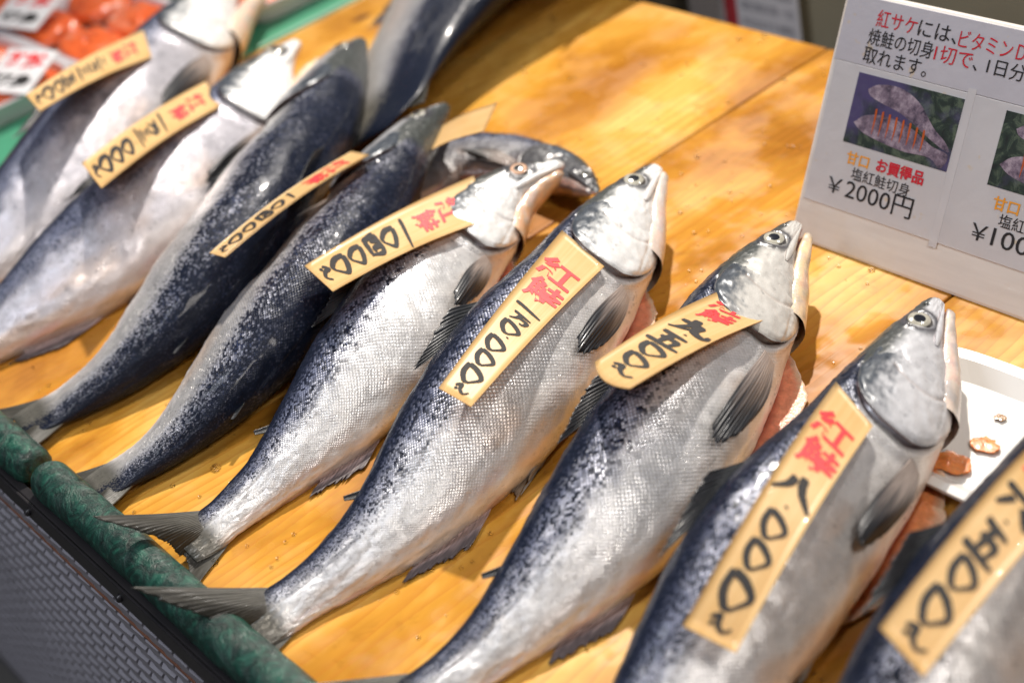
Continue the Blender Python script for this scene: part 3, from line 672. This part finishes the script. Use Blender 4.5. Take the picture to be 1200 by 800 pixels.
# front: black edge rail with screws, embossed plastic sheet below
BLK = simple('black_edge_metal', (.022, .020, .022), .35, .3, 60, var=.3)
FS = root('front_skirt', (0, -.02, -.3), 'dark grey woven-pattern plastic skirt on the table front with black rail', 'skirt')
slab('rail', -.9, 1.3, .0010, .0034, -.013, .0085, BLK, FS, .0008); slab('rail', -.9, 1.3, .0036, .0110, .0050, .0085, BLK, FS, .0010)
for i in range(-6, 9):
    th = np.linspace(0, 2*math.pi, 14, endpoint=False); V = []; F = []
    cx, cz = -.110+i*.147, -.003
    for rr_, yy in ((.0032, .0010), (.0032, -.0008), (.0022, -.0022), (.0010, -.0027)):
        for t in th: V.append((cx+rr_*math.cos(t), yy, cz+rr_*math.sin(t)))
    F = gridF(4, 14, closev=True).tolist(); F.append([42+q for q in range(14)]); mesh_obj('screw', V, F, BLK, FS)
V, F, fm = [], [], []
cw, ch = .0212, .0200; rows = 26; ncol = 104; x0 = -.9
V.append((x0, .0080, -.00)); V.append((1.3, .0080, -.00)); V.append((1.3, .0080, -.56)); V.append((x0, .0080, -.56)); F.append([0, 3, 2, 1]); fm.append(1)
for j in range(rows):
    for i in range(ncol):
        xa = x0+(i+(.5 if j % 2 else 0))*cw; za = -.006-j*ch; g = .0008; b = len(V)
        # each cell is a tilted cushion like a woven strip
        V += [(xa+g, .0078, za-g), (xa+cw-g, .0078, za-g), (xa+cw-g, .0078, za-ch+g), (xa+g, .0078, za-ch+g),
              (xa+g+.0014, .0040, za-g-.0030), (xa+cw-g-.0012, .0048, za-g-.0030), (xa+cw-g-.0012, .0064, za-ch+g+.0008), (xa+g+.0014, .0056, za-ch+g+.0008)]
        for q in ((4, 7, 6, 5), (0, 4, 5, 1), (1, 5, 6, 2), (2, 6, 7, 3), (3, 7, 4, 0)): F.append([b+w_ for w_ in q]); fm.append(0)
SK = simple('grey_plastic_weave', (.33, .315, .35), .36, .2, 90, var=.2); SKD = simple('weave_gap', (.15, .145, .16), .7)
mesh_obj('woven_sheet', V, F, SK, FS, smooth=False, mats=[SK, SKD], fmat=fm)
slab('rust_line', -.9, 1.3, .0048, .0076, -.006-2*ch-.0009, -.006-2*ch+.0007, simple('rust', (.16, .065, .035), .8, noise=60, var=.5), FS, 0)
# green rolled cloth along the front edge, two lengths
def mat_green():
    k = NT('green_marbled_vinyl'); co = k.mapping((1, 1, 1)); n = k.noise(co, 62, 6, .72, 1.6); n2 = k.noise(co, 190, 4, .7, .5)
    c = k.ramp(n, [(.36, (.001, .008, .006)), (.50, (.002, .032, .022)), (.60, (.008, .070, .046)), (.76, (.05, .15, .10))])
    k.L(k.mix(k.ramp(n2, [(.6, .0), (.8, .2)]), c, (.30, .45, .34)), k.b.inputs['Base Color']); k.set(Roughness=.42, Coat_Weight=.12)
    k.L(k.bump(n, .8, .003).outputs[0], k.b.inputs['Normal']); return k.m
GRN = mat_green()
def roll(xa, xb, rad, yc, label, seed):
    n, m = int((xb-xa)*420), 44; xs = np.linspace(0, 1, n); th = np.linspace(0, 2*math.pi, m, endpoint=False); S, T = np.meshgrid(xs, th, indexing='ij')
    X = xa+(xb-xa)*S; capr = np.clip(np.minimum((X-xa), (xb-X))/.010, 0, 1); capr = np.sqrt(np.clip(1-(1-capr)**2, .0, 1))*.45+.55
    R = rad*capr*(1+.10*(fbm(X*16+T*.4, np.cos(T)*1.6+np.sin(T)*.7, seed)-.5)+.05*np.abs(np.sin(X*90+T*1.5+9*fbm(X*14, np.cos(T), seed)))*vnoise(X*30, np.cos(T)+1, seed+3))
    Vv = np.stack([X, yc+R*np.cos(T)+.003*(vnoise(X*9, X*0, seed)-.5), rad*.93+R*np.sin(T)], -1); Vv[..., 2] = np.maximum(Vv[..., 2], .0105*0+.0015)
    V = Vv.reshape(-1, 3).tolist(); F = gridF(n, m, closev=True).tolist(); F.append(list(range(m))); F.append([(n-1)*m+i for i in range(m)][::-1])
    o = mesh_obj('green_roll', V, F, GRN); tag_(o, label, 'edge roll', 'green rolls along the table edge'); return o
roll(-.66, -.128, .0158, .0232, 'green marbled vinyl roll along table edge, left of the gap', 3)
roll(-.112, 1.2, .0158, .0232, 'long green marbled vinyl roll along table edge, right of the gap', 8)

# ------------------------------------------------------------------ salmon
G1 = 'salmon laid out in a row on the planks'
def sp(pts): return pts
F6 = make_fish('silver salmon in the centre, its ten thousand yen tag hanging straight down the flank', G1,
          [(772, 196), (718, 275), (640, 380), (540, 510), (450, 622), (375, 685), (310, 728)], roll=36, seed=11, tail_lift=.022, hs=.95, back=.42, jaw_open=.0, patch=.36)
F5 = make_fish('silver salmon left of the centre one, tag with four written on it crossing its neck', G1,
          [(660, 192), (592, 232), (530, 300), (450, 400), (355, 520), (285, 590), (236, 630)], roll=36, seed=23, tail_lift=.022, hs=.95, back=.30, jaw_open=.015, patch=.37, eyecol=(.60, .36, .24), jawcol=(.80, .50, .30), tail=(.15, .13))
F7 = make_fish('silver salmon right of the centre one with open mouth and tag reading nine', G1,
          [(935, 262), (885, 340), (785, 495), (695, 622), (590, 740), (480, 830)], roll=36, hs=.95, seed=37, headcol=(.60, .58, .54), pect=(2.15, .31, .215), back=.40, jaw_open=.03, patch=.38, jawcol=(.80, .60, .36), tail=(.15, .15))
F8 = make_fish('blurred salmon at front right with closed mouth, tag with eight on its flank', G1,
          [(1100, 352), (1030, 490), (915, 630), (818, 775), (722, 912), (630, 1035)], roll=36, hs=.95, seed=41, headcol=(.58, .58, .60), back=.36, jaw_open=.02, patch=.34, flapcol=(.80, .28, .10))
F9 = make_fish('salmon cut off by the right edge of the photo, tag with six on it', G1,
          [(1345, 420), (1260, 560), (1160, 705), (1055, 858), (960, 1000), (870, 1125)], roll=36, seed=53, back=.5, jaw_open=.02, patch=.45)
F4 = make_fish('dark-backed salmon with its snout just under the top centre, bare gill fin at left', G1,
          [(524, 124), (470, 190), (400, 295), (300, 415), (200, 518), (125, 563)], side=1, roll=34, troll=-4, tw=1.5, hs=1., tail=(.085, .085), seed=61, back=.75, patch=.62, top=.95, headcol=(.36, .36, .37), flank=(.50, .48, .46), flap=False)
F3 = make_fish('dark blue-backed salmon with its tail at the left frame edge', G1,
          [(424, 48), (395, 100), (330, 215), (230, 345), (120, 448), (45, 488)], side=1, roll=34, troll=-4, tw=1.5, hs=1., tail=(.085, .085), seed=67, back=.8, patch=.66, top=.95, headcol=(.36, .36, .37), flank=(.50, .48, .46), flap=False)
F2 = make_fish('blurred silver salmon with gaping mouth, second fish from the left', G1,
          [(350, 50), (290, 130), (180, 240), (60, 340), (-50, 420), (-120, 470)], roll=36, hs=.88, seed=71, back=.34, flank=(.54, .52, .56), belly=(.68, .63, .61), edge0=1.3, jaw_open=.15, patch=.25, jawcol=(.84, .68, .44))
F1 = make_fish('blurred silver salmon furthest left with its head at the top edge', G1,
          [(290, -28), (222, 48), (128, 152), (20, 265), (-80, 352), (-160, 415)], roll=36, hs=.85, seed=79, back=.34, flank=(.54, .52, .56), belly=(.68, .63, .61), edge0=1.3, jaw_open=.12, patch=.2, jawcol=(.82, .66, .50))
G2 = 'salmon lying in the row behind'
B1 = make_fish('blurred dark salmon behind, tapering towards the front, cut by the top edge', G2,
          [(900, -470), (790, -325), (660, -165), (552, -25), (480, 70), (428, 148)], side=1, roll=26, hs=1.3, met=.3, seed=83, back=.6, patch=.9, flap=False, flank=(.36, .35, .34), belly=(.45, .42, .40), pelvic=False, umax=1.03, tail=(.015, .015))
B2 = make_fish('grey salmon lying crosswise behind the heads of two silver salmon', G2,
          [(700, 226), (650, 200), (595, 186), (535, 188), (470, 232), (400, 310)], side=-1, roll=5, hs=.8, ws=.55, seed=89, met=0., back=.9, patch=.5, flank=(.12, .12, .13), eyecol=(.08, .08, .08), headcol=(.07, .07, .075), jawcol=(.3, .2, .17), belly=(.14, .10, .08), flap=False, pelvic=False)

# ------------------------------------------------------------------ price tags
def tg(fish, corners, lifts, glyphs, label, **k): return make_tag(fish, corners, lifts, glyphs, label, **k)
Z0 = ('zero', .10, .62, 0); DOT = ('dot', .035, .35, .18); TIL = ('tilde', .08, .55, 0)
tg(F6, [(655, 275), (704, 317), (552, 477), (514, 455)], (.004, .004, .025, .019),
   [('ichi', .075, .72, .05), ('man', .075, .55, .06), ('zero', .10, .60, -.05), ('dot', .03, .35, .25), ('zero', .11, .62, -.1), ('zero', .11, .62, -.05), ('zero', .13, .70, -.05), TIL],
   'long wooden price tag hanging down the centre salmon from its gill', red=(.15, .43), start=.45, under=.03, sag=.004)
tg(F5, [(545, 212), (562, 262), (390, 342), (357, 312)], (.003, .003, .030, .022),
   [('ichi', .09, .86, .1), ('zero', .13, .66, 0), ('four', .13, .70, 0), ('zero', .12, .66, 0), ('zero', .13, .70, 0), ('tilde', .09, .6, 0)],
   'wooden price tag slanting left over a dark back, its bottom corner above the dorsal edge', red=(.14, .44), start=.46, ink=1.1)
tg(F7, [(838, 345), (905, 373), (738, 456), (697, 425)], (.0025, .0020, .034, .030),
   [('nine', .17, .80, .05), ('dot', .04, .35, .3), ('five', .15, .74, 0), ('zero', .13, .66, 0), ('zero', .13, .66, 0), ('tilde', .10, .7, .05)],
   'wooden price tag with rounded end beside the open-mouthed salmon head, figure nine on it', red=(.10, .36), start=.38, endround=1.)
tg(F8, [(958, 482), (1003, 532), (862, 765), (800, 733)], (.006, .006, .024, .022),
   [('eight', .14, .85, 0), ('dot', .04, .35, .1), ('zero', .12, .60, -.02), ('zero', .12, .60, 0), ('zero', .15, .72, 0), ('tilde', .08, .55, .05)],
   'wooden price tag with figure eight below red characters at front right', red=(.12, .40), start=.41, sag=.016, under=.16)
tg(F9, [(1240, 492), (1292, 552), (1082, 793), (1030, 735)], (.020, .020, .030, .030),
   [('six', .15, .78, 0), ('dot', .04, .35, .1), ('five', .14, .66, 0), ('zero', .12, .60, .02), ('zero', .13, .66, 0), ('tilde', .08, .65, .05)],
   'wooden price tag at the right edge of the photo, figure six and five on it', red=(.10, .37), start=.38, sag=.018)
tg(F2, [(234, 101), (251, 130), (119, 221), (96, 192)], (.003, .003, .030, .026),
   [('ichi', .08, .80, 0), ('man', .09, .62, 0), ('three', .09, .5, 0), ('ichi', .06, .8, 0), ('dot', .03, .3, .2), ('zero', .11, .66, 0), ('zero', .11, .66, 0), ('zero', .12, .7, 0), ('tilde', .07, .6, 0)],
   'blurred wooden price tag with heavy black figures on the second fish from the left', red=(.08, .38), start=.41, ink=1.2)
tg(F1, [(161, 40), (171, 71), (47, 131), (30, 112)], (.003, .003, .038, .038),
   [('two', .09, .70, 0), ('man', .08, .5, 0), ('three', .12, .7, 0), ('dot', .04, .35, .2), ('five', .11, .7, 0), ('zero', .10, .7, 0), ('zero', .11, .75, 0), ('tilde', .08, .6, 0)],
   'blurred wooden price tag furthest left, its end over the red fish trays', red=(.10, .36), start=.38)
tg(F4, [(404, 184), (424, 188), (264, 302), (246, 297)], ((.074,), (.088,), (.104,), (.088,)),
   [('ichi', .09, .7, 0), ('zero', .13, .6, 0), ('four', .14, .70, 0), ('zero', .12, .66, 0), ('zero', .13, .66, 0), ('tilde', .09, .6, 0)],
   'wooden price tag seen nearly edge-on lying across the dark blue back', red=(.10, .40), start=.46)
tg(B2, [(508, 176), (520, 148), (588, 126), (572, 160)], ((.052,), (.052,), (.082,), (.076,)), [],
   'small curled blank wooden tag on the grey salmon lying crosswise behind', redtxt=(), curl=.006)

# ------------------------------------------------------------------ white sign board leaning back at the right
P0 = at(925, 277, 0); LEAN = math.radians(28); SU = np.array([1., 0, 0]); SV = np.array([0, math.sin(LEAN), math.cos(LEAN)]); SN = np.cross(SU, SV)
SG = root('price_sign', (P0[0]+.15, P0[1], 0), 'white foam price board with laminated fish photos leaning at the right', 'sign')
def on(a, b, o): return P0+SU*a+SV*b+SN*o                 # SN faces the customer
if SN[1] > 0: SN = -SN
def mat_foam():
    k = NT('foam_board'); co = k.mapping((1, 1, 1)); n = k.noise(co, 9, 5, .6); n2 = k.noise(k.mapping((6, 6, 60)), 3, 3)
    c = k.mix(k.ramp(n, [(.45, .0), (.75, .55)]), (.70, .66, .62), (.62, .47, .30)); c = k.mix(k.ramp(n2, [(.4, .0), (.7, .25)]), c, (.5, .45, .42))
    k.L(c, k.b.inputs['Base Color']); k.set(Roughness=.45, Coat_Weight=.2); k.L(k.bump(k.noise(co, 160, 3), .2, .001).outputs[0], k.b.inputs['Normal']); return k.m
def mat_lam(name, base):
    k = NT(name); co = k.mapping((1, 1, 1)); n = k.noise(co, 22, 4, .6); sp_ = k.noise(co, 75, 2, .5)
    c = k.mix(k.ramp(n, [(.3, .0), (.8, .35)]), base, tuple(x*.82 for x in base)); c = k.mix(k.ramp(sp_, [(.68, .0), (.74, .5)]), c, (.62, .45, .22))
    k.L(c, k.b.inputs['Base Color']); k.set(Roughness=.28, Coat_Weight=.5, Coat_Roughness=.08)
    k.L(k.bump(n, .25, .003).outputs[0], k.b.inputs['Normal']); return k.m
FOAM = mat_foam(); LAM = mat_lam('laminated_paper', (.57, .55, .56)); LAM2 = mat_lam('laminated_header', (.51, .49, .53))
def sgbox(name, a0, a1, b0, b1, o0, o1, mat, bv=.0006, lab=None):
    V = [on(a, b, o) for o in (o0, o1) for b in (b0, b1) for a in (a0, a1)]
    F = [[0, 2, 3, 1], [4, 5, 7, 6], [0, 1, 5, 4], [2, 6, 7, 3], [0, 4, 6, 2], [1, 3, 7, 5]]
    o = mesh_obj(name, V, F, mat, SG, smooth=False)
    if bv: bevel(o, bv)
    if lab: o['label'] = lab
    return o
sgbox('board', 0, .46, .0, .2, -.022, 0, FOAM, .003)
sgbox('header_sheet', .004, .455, .1465, .1975, .0003, .0012, LAM2, .0004)
sgbox('price_card', .006, .1312, .034, .1462, .0003, .0013, LAM, .0004, 'card priced 2000')
sgbox('price_card', .1330, .258, .034, .1462, .0003, .0013, LAM, .0004, 'card priced 100')
sgbox('tape', .1285, .1355, .03, .15, .0014, .0016, simple('clear_tape', (.58, .56, .57), .12, coat=.8), 0)
# a prop behind the board
sgbox('prop', .1, .3, .02, .17, -.05, -.0225, FOAM, .003)
SRED = simple('print_red', (.55, .02, .035), .35); SORG = simple('print_orange', (.80, .33, .03), .35); SBLK = simple('print_black', (.02, .018, .02), .35)
def sgtext(s, a, b, wtot, h, mat, bold=0.):
    V, F = text_mesh(s, .02, bold); mn, mx = V.min(0), V.max(0); W = (V-[mn[0], 0])*[wtot/(mx[0]-mn[0]), h/(mx[1]-mn[1])]; W[:, 1] -= mn[1]*h/(mx[1]-mn[1])
    mesh_obj('lettering', [on(a+x, b+y, .0019) for x, y in W], F, mat, SG, smooth=False)
sgtext('紅サケ', .0355, .1775, .037, .0130, SRED); sgtext('には、', .0740, .1775, .0345, .0122, SBLK); sgtext('ビタミンＤ', .1105, .1765, .056, .0125, SRED)
sgtext('の働きで、カルシウム', .170, .1765, .115, .0125, SBLK)
sgtext('焼鮭の切身', .0315, .1630, .0600, .0127, SBLK); sgtext('1切で', .0930, .1625, .0330, .0125, SRED); sgtext('、', .1270, .1625, .004, .004, SBLK); sgtext('1日分が', .139, .1625, .046, .0122, SBLK)
sgtext('取れます。', .0310, .1490, .0590, .0122, SBLK)
def fish_print(a0, b0, w_, h_):
    """flat printed picture: dark leaves, a whole fish and a sliced one"""
    k = NT('print_leaves'); co = k.mapping((1, 1, 1)); n = k.noise(co, 70, 5, .7, 1.2); m = k.noise(co, 26, 3)
    c = k.ramp(n, [(.35, (.018, .022, .022)), (.5, (.03, .045, .035)), (.62, (.10, .13, .09)), (.75, (.04, .06, .04))]); c = k.mix(k.ramp(m, [(.5, .0), (.62, .85)]), c, (.085, .065, .17))
    k.L(c, k.b.inputs['Base Color']); k.set(Roughness=.3, Coat_Weight=.4)
    sgbox('picture', a0, a0+w_, b0, b0+h_, .0014, .0018, k.m, 0)
    def blob(pts, mat, nm, o=.0020):
        n = len(pts); P = np.array(pts+pts[:1]); t = np.linspace(0, 1, n+1); X = np.stack([spline(t, P[:, 0], np.linspace(0, 1, 50)), spline(t, P[:, 1], np.linspace(0, 1, 50))], 1)[:-1]
        mesh_obj(nm, [on(a0+x*w_, b0+y*h_, o) for x, y in X], [list(range(49))], mat, SG, smooth=False)
    kk = NT('print_fish'); nn = kk.noise(kk.mapping((1, 1, 1)), 85, 6, .75); kk.L(kk.ramp(nn, [(.34, (.035, .028, .05)), (.5, (.20, .15, .20)), (.70, (.50, .42, .48))]), kk.b.inputs['Base Color']); kk.set(Roughness=.3, Coat_Weight=.4)
    blob([(.12, .80), (.22, .90), (.42, .93), (.62, .80), (.80, .52), (.93, .38), (.98, .26), (.88, .30), (.74, .40), (.50, .58), (.28, .66), (.16, .72)], kk.m, 'printed_fish')
    blob([(.06, .30), (.16, .44), (.36, .50), (.60, .44), (.82, .28), (.98, .22), (.94, .02), (.82, .12), (.58, .10), (.34, .14), (.16, .20)], kk.m, 'printed_fish', .0021)
    ko = simple('print_slice', (.50, .10, .02), .3)
    for i in range(8):
        x = .24+i*.068; yt = .56-.012*i-.02*(i > 5); blob([(x, yt), (x+.018, yt-.005), (x+.022, yt-.18), (x+.012, yt-.36+.01*i), (x+.008, yt-.2)], ko, 'printed_slice', .0023)
fish_print(.0310, .0867, .0968, .0545)
fish_print(.1635, .0867, .0940, .0545)
for dx, pr in ((0, '2000'), (.1342, '100')):
    sgtext('甘口', .0380+dx, .0710, .0215, .0100, SORG, .0004)
    if not dx: sgtext('お買得品', .0668, .0715, .0440, .0108, SRED, .0006)
    sgtext('塩紅鮭切身', .0460+dx, .0598, .0552, .0100, SBLK)
    sgtext('￥', .0262+dx, .0455, .0135, .0120, SBLK)
    sgtext(pr+'円', .0440+dx, .0440, .0635 if not dx else .054, .0160, SBLK)

# ------------------------------------------------------------------ white foam tray and scraps at the right
WHT = simple('white_foam_tray', (.62, .60, .57), .35, coat=.2, noise=12, var=.04)
def dish(name, x0, x1, y0, y1, z, h, mat, parent=None, lip=.008, fl=.012, rad=.02):
    """rounded open tray"""
    n = 44; V = []
    def ringp(x0, x1, y0, y1, zz, r):
        out = []
        for i in range(n):
            t = 2*math.pi*(i+.5)/n; c, s_ = math.cos(t), math.sin(t); e = .18
            cx, cy = (x0+x1)/2, (y0+y1)/2; out.append((cx+(x1-x0)/2*np.sign(c)*abs(c)**e, cy+(y1-y0)/2*np.sign(s_)*abs(s_)**e, zz))
        return out
    for d, zz in ((fl, z), (0, z+h), (-lip, z+h+.001), (-lip, z+h-.0015), (-.001, z+h-.0016), (fl-.0016, z-.0008)): V += ringp(x0+d, x1-d, y0+d, y1-d, zz, rad)
    V = V[:]; F = gridF(6, n, closev=True).tolist(); F.append(list(range(n))[::-1]); F.append([5*n+i for i in range(n)])
    return mesh_obj(name, V, F, mat, parent, smooth=False)
tr_ = dish('foam_tray', .335, .80, .405, .519, .0030, .009, WHT); tag_(tr_, 'white foam tray under the two front right salmon', 'tray')
SCR = mat_attr('scrap_flesh', .2, .8, .3, .6, 500)
for i, (px, py, sz, lab) in enumerate([(1112, 541, .009, 'orange flesh scrap on the white tray beside the blurred front salmon'), (1152, 520, .007, 'small orange scrap on the white tray at the edge of the cut-off salmon'), (1172, 487, .003, 'tiny brown speck on the white tray')]):
    p = at(px, py, .006); n, m = 14, 20; th = np.linspace(.05, 3.09, n); ph = np.linspace(0, 2*math.pi, m, endpoint=False); T, Pp = np.meshgrid(th, ph, indexing='ij')
    rr_ = sz*(.7+.7*fbm(np.cos(Pp)*2+5, np.sin(Pp)*2+T, i+200)**1.5*1.6); Vx = np.stack([p[0]+rr_*np.sin(T)*np.cos(Pp)*1.3, p[1]+rr_*np.sin(T)*np.sin(Pp), .0045+rr_*.10*(1+np.cos(T))], -1)
    c = np.array([.80, .25, .06] if i < 2 else [.3, .18, .08])*(.6+.8*fbm(Pp*2, T*2, i))[..., None]
    o = mesh_obj('flesh_scrap', Vx.reshape(-1, 3), gridF(n, m, closev=True), SCR, cols=np.clip(c, 0, .9)); tag_(o, lab, 'fish scrap')

# ------------------------------------------------------------------ green ledge and trays of red roe at the far left
GLD = simple('green_plastic_sheet', (.055, .26, .15), .45, coat=.2, noise=14, var=.2)
LG = slab('green_ledge', -1.75, -.662, -.02, .95, -.05, .004, GLD, None, .004); tag_(LG, 'green plastic sheet under the roe trays left of the table', 'plastic sheet')
FT = mat_attr('roe_red', .25, .6, .25, .5, 260)
TRM = simple('clear_white_tray', (.66, .62, .64), .2, coat=.6, noise=20, var=.06)
tlist = [(-1.02, -.775, .10, .395, 'tray of red fish at the left frame edge with a white label'), (-1.02, -.775, .41, .56, 'white tray of red fish behind the furthest left price tag'),
         (-1.00, -.70, .60, .86, 'white tray of red fish between the two gaping heads and the green sheet'), (-1.32, -1.04, .22, .50, 'tray of red fish in the top left corner'),
         (-1.32, -1.04, .52, .80, 'far tray of red fish behind the furthest left salmon head'), (-1.64, -1.36, .30, .6, 'furthest tray of red fish at the top edge')]
for ti, (x0, x1, y0, y1, lab) in enumerate(tlist):
    t = root('fish_tray', ((x0+x1)/2, (y0+y1)/2, .004), lab, 'tray', 'trays of red fish on the green sheet')
    dish('tray_shell', x0, x1, y0, y1, .0055, .026, TRM, t, .008, .010)
    rnd = random.Random(ti); nr, nc = (2, 3) if y1-y0 > .2 else (2, 2)
    for i in range(nr):
        for j in range(nc):
            cx = x0+(i+.5)*(x1-x0)/nr; cy = y0+(j+.5)*(y1-y0)/nc; sx, sy = (x1-x0)/nr*.50, (y1-y0)/nc*.52
            n, m = 18, 26; th = np.linspace(.02, 1.75, n); ph = np.linspace(0, 2*math.pi, m, endpoint=False); T, Pp = np.meshgrid(th, ph, indexing='ij')
            q = .85+.4*(fbm(np.cos(Pp)*2+5+i, np.sin(Pp)*2+T*2+j*3, ti+300)-.5)
            Vx = np.stack([cx+sx*q*np.sin(T)*np.sign(np.cos(Pp))*np.abs(np.cos(Pp))**.7, cy+sy*q*np.sin(T)*np.sign(np.sin(Pp))*np.abs(np.sin(Pp))**.7, .012+.026*q*np.clip(np.cos(T), -.2, 1)**.5*(np.cos(T) > 0)+.004*vnoise(Pp*3, T*5, i+j)], -1)
            nz = fbm(Pp*2.5, T*4, ti*7+i+j); c = np.array([.88, .15, .035])*(.75+.5*nz)[..., None]; k = sstep(.6, .75, fbm(Pp*1.2, T*2+Pp, ti+i*3+j))[..., None]*.4; c = c*(1-k)+np.array([.85, .42, .28])*k
            o = mesh_obj('roe_piece', Vx.reshape(-1, 3), gridF(n, m, closev=True), FT, cols=np.clip(c, 0, .92))
            tag_(o, 'glossy orange red fish piece in the '+['left edge tray beside the white label', 'tray behind the furthest left tag', 'tray beside the bare green sheet', 'top left corner tray', 'far tray behind the leftmost salmon', 'furthest tray at the top edge'][ti], 'fish piece', 'fish pieces in the trays %s' % ['at left edge', 'behind the tag', 'by the green sheet', 'in the corner', 'behind the head', 'at the top edge'][ti])
def label_card(px, py, sx, sy, rot, z, lab):
    p = at(px, py, z); r = root('price_label', (p[0], p[1], 0), lab, 'label'); R = Matrix.Rotation(rot, 3, 'Z'); R = np.array(R) @ np.array(Matrix.Rotation(math.radians(18), 3, 'X'))
    def on2(x, y, o): return p+R @ np.array([x, y, o])
    V = [on2(x, y, o) for o in (0, .0012) for y in (-sy, sy) for x in (-sx, sx)]
    mesh_obj('card', V, [[0, 2, 3, 1], [4, 5, 7, 6], [0, 1, 5, 4], [2, 6, 7, 3], [0, 4, 6, 2], [1, 3, 7, 5]], simple('white_card', (.80, .78, .78), .3), r, smooth=False)
    for s, mt, y0_, h in (('紅鮭', INK_R, .1*sy, .75*sy), ('切身', INK_K, -.75*sy, .6*sy)):
        V, F = text_mesh(s, .03, .0012); mn, mx = V.min(0), V.max(0); V = (V-mn)/(mx-mn)
        mesh_obj('lettering', [on2(-sx*.8+x*sx*1.6, y0_+y*h, .0016) for x, y in V], F, mt, r, smooth=False)
label_card(22, 84, .040, .034, math.radians(20), .045, 'white label with red characters on the tray at the left edge')
label_card(32, 12, .045, .032, math.radians(15), .05, 'white label on the tray in the top left corner')

# ------------------------------------------------------------------ beyond the table: shop fittings with price papers
FL = slab('floor', -6, 5, -3, 6, -.92, -.90, simple('wet_grey_floor', (.16, .15, .14), .4, noise=4, var=.3), None, 0); tag_(FL, kind='structure')
CB = root('display_case', (-.3, 1.1, -.9), 'out of focus beige cabinet standing behind the table', 'cabinet')
slab('cabinet_body', -1.3, .75, 1.10, 1.5, -.9, .02, simple('olive_cabinet', (.34, .30, .21), .5, noise=6, var=.2), CB, .004)
slab('cabinet_top', -1.3, .75, 1.08, 1.5, .0205, .035, simple('cabinet_top', (.26, .24, .19), .4, noise=6, var=.2), CB, .002)
def paper(pxa, pxb, ztop, zbot, lab, lines, red=False, mat=None):
    y = 1.078
    def atY(px, py):
        r = RC @ np.array([px-600, -(py-400), -FOC]); return CAM+r*((y-CAM[1])/r[1])
    a, b = atY(*pxa)[0], atY(*pxb)[0]
    p = root('notice_paper', ((a+b)/2, y, zbot), lab, 'notice', 'papers hanging behind the table')
    slab('sheet', a, b, y-.0015, y, zbot, ztop, mat or simple('white_notice', (.80, .77, .79), .5, noise=20, var=.06), p, 0)
    for i in range(lines):
        zz = ztop-.02-i*.022; s = '本日のおすすめ鮮魚' if i % 2 == 0 else '塩紅鮭切身一切'
        V, F = text_mesh(s, .02, .0); mn, mx = V.min(0), V.max(0); V = (V-mn)/(mx-mn)
        mesh_obj('lettering', [(a+.008+x*(b-a-.016), y-.0022, zz+yy*.013) for x, yy in V], F, SRED if red else simple('grey_print', (.30, .29, .32), .5), p, smooth=False)
paper((808, 5), (850, 12), .02, -.28, 'plain white paper hanging behind the back edge of the table', 0)
paper((850, 10), (864, 12), .018, -.28, 'narrow red and white strip between two white papers', 9, True, simple('red_strip', (.55, .05, .06), .5))
paper((866, 20), (938, 30), .02, -.28, 'white paper with faint grey lines behind the table', 10)
# small dried scales and water drops lying on the planks
rs = np.random.RandomState(9); V, F = [], []
for i in range(900):
    x, y = rs.uniform(-.55, .55), rs.uniform(.05, .86); s_ = rs.uniform(.0005, .0018)*(1 if i % 11 else 2.2); b = len(V); m = 8
    for zz, k in ((.0003, 1.), (.0003+s_*.45, .75), (.0003+s_*.6, .3)):
        for q in range(m): V.append((x+s_*k*math.cos(q*2*math.pi/m)*1.2, y+s_*k*math.sin(q*2*math.pi/m), zz))
    for r_ in range(2):
        for q in range(m): F.append([b+r_*m+q, b+r_*m+(q+1) % m, b+(r_+1)*m+(q+1) % m, b+(r_+1)*m+q])
    F.append([b+2*m+q for q in range(m)])
k = NT('water_drop').set(Roughness=.05, IOR=1.33, Transmission_Weight=1.0); k.b.inputs['Base Color'].default_value = (1, .97, .92, 1)
tag_(mesh_obj('water_drops', V, F, k.m), 'tiny water drops and scales scattered over the planks', 'water drops', None, 'stuff')
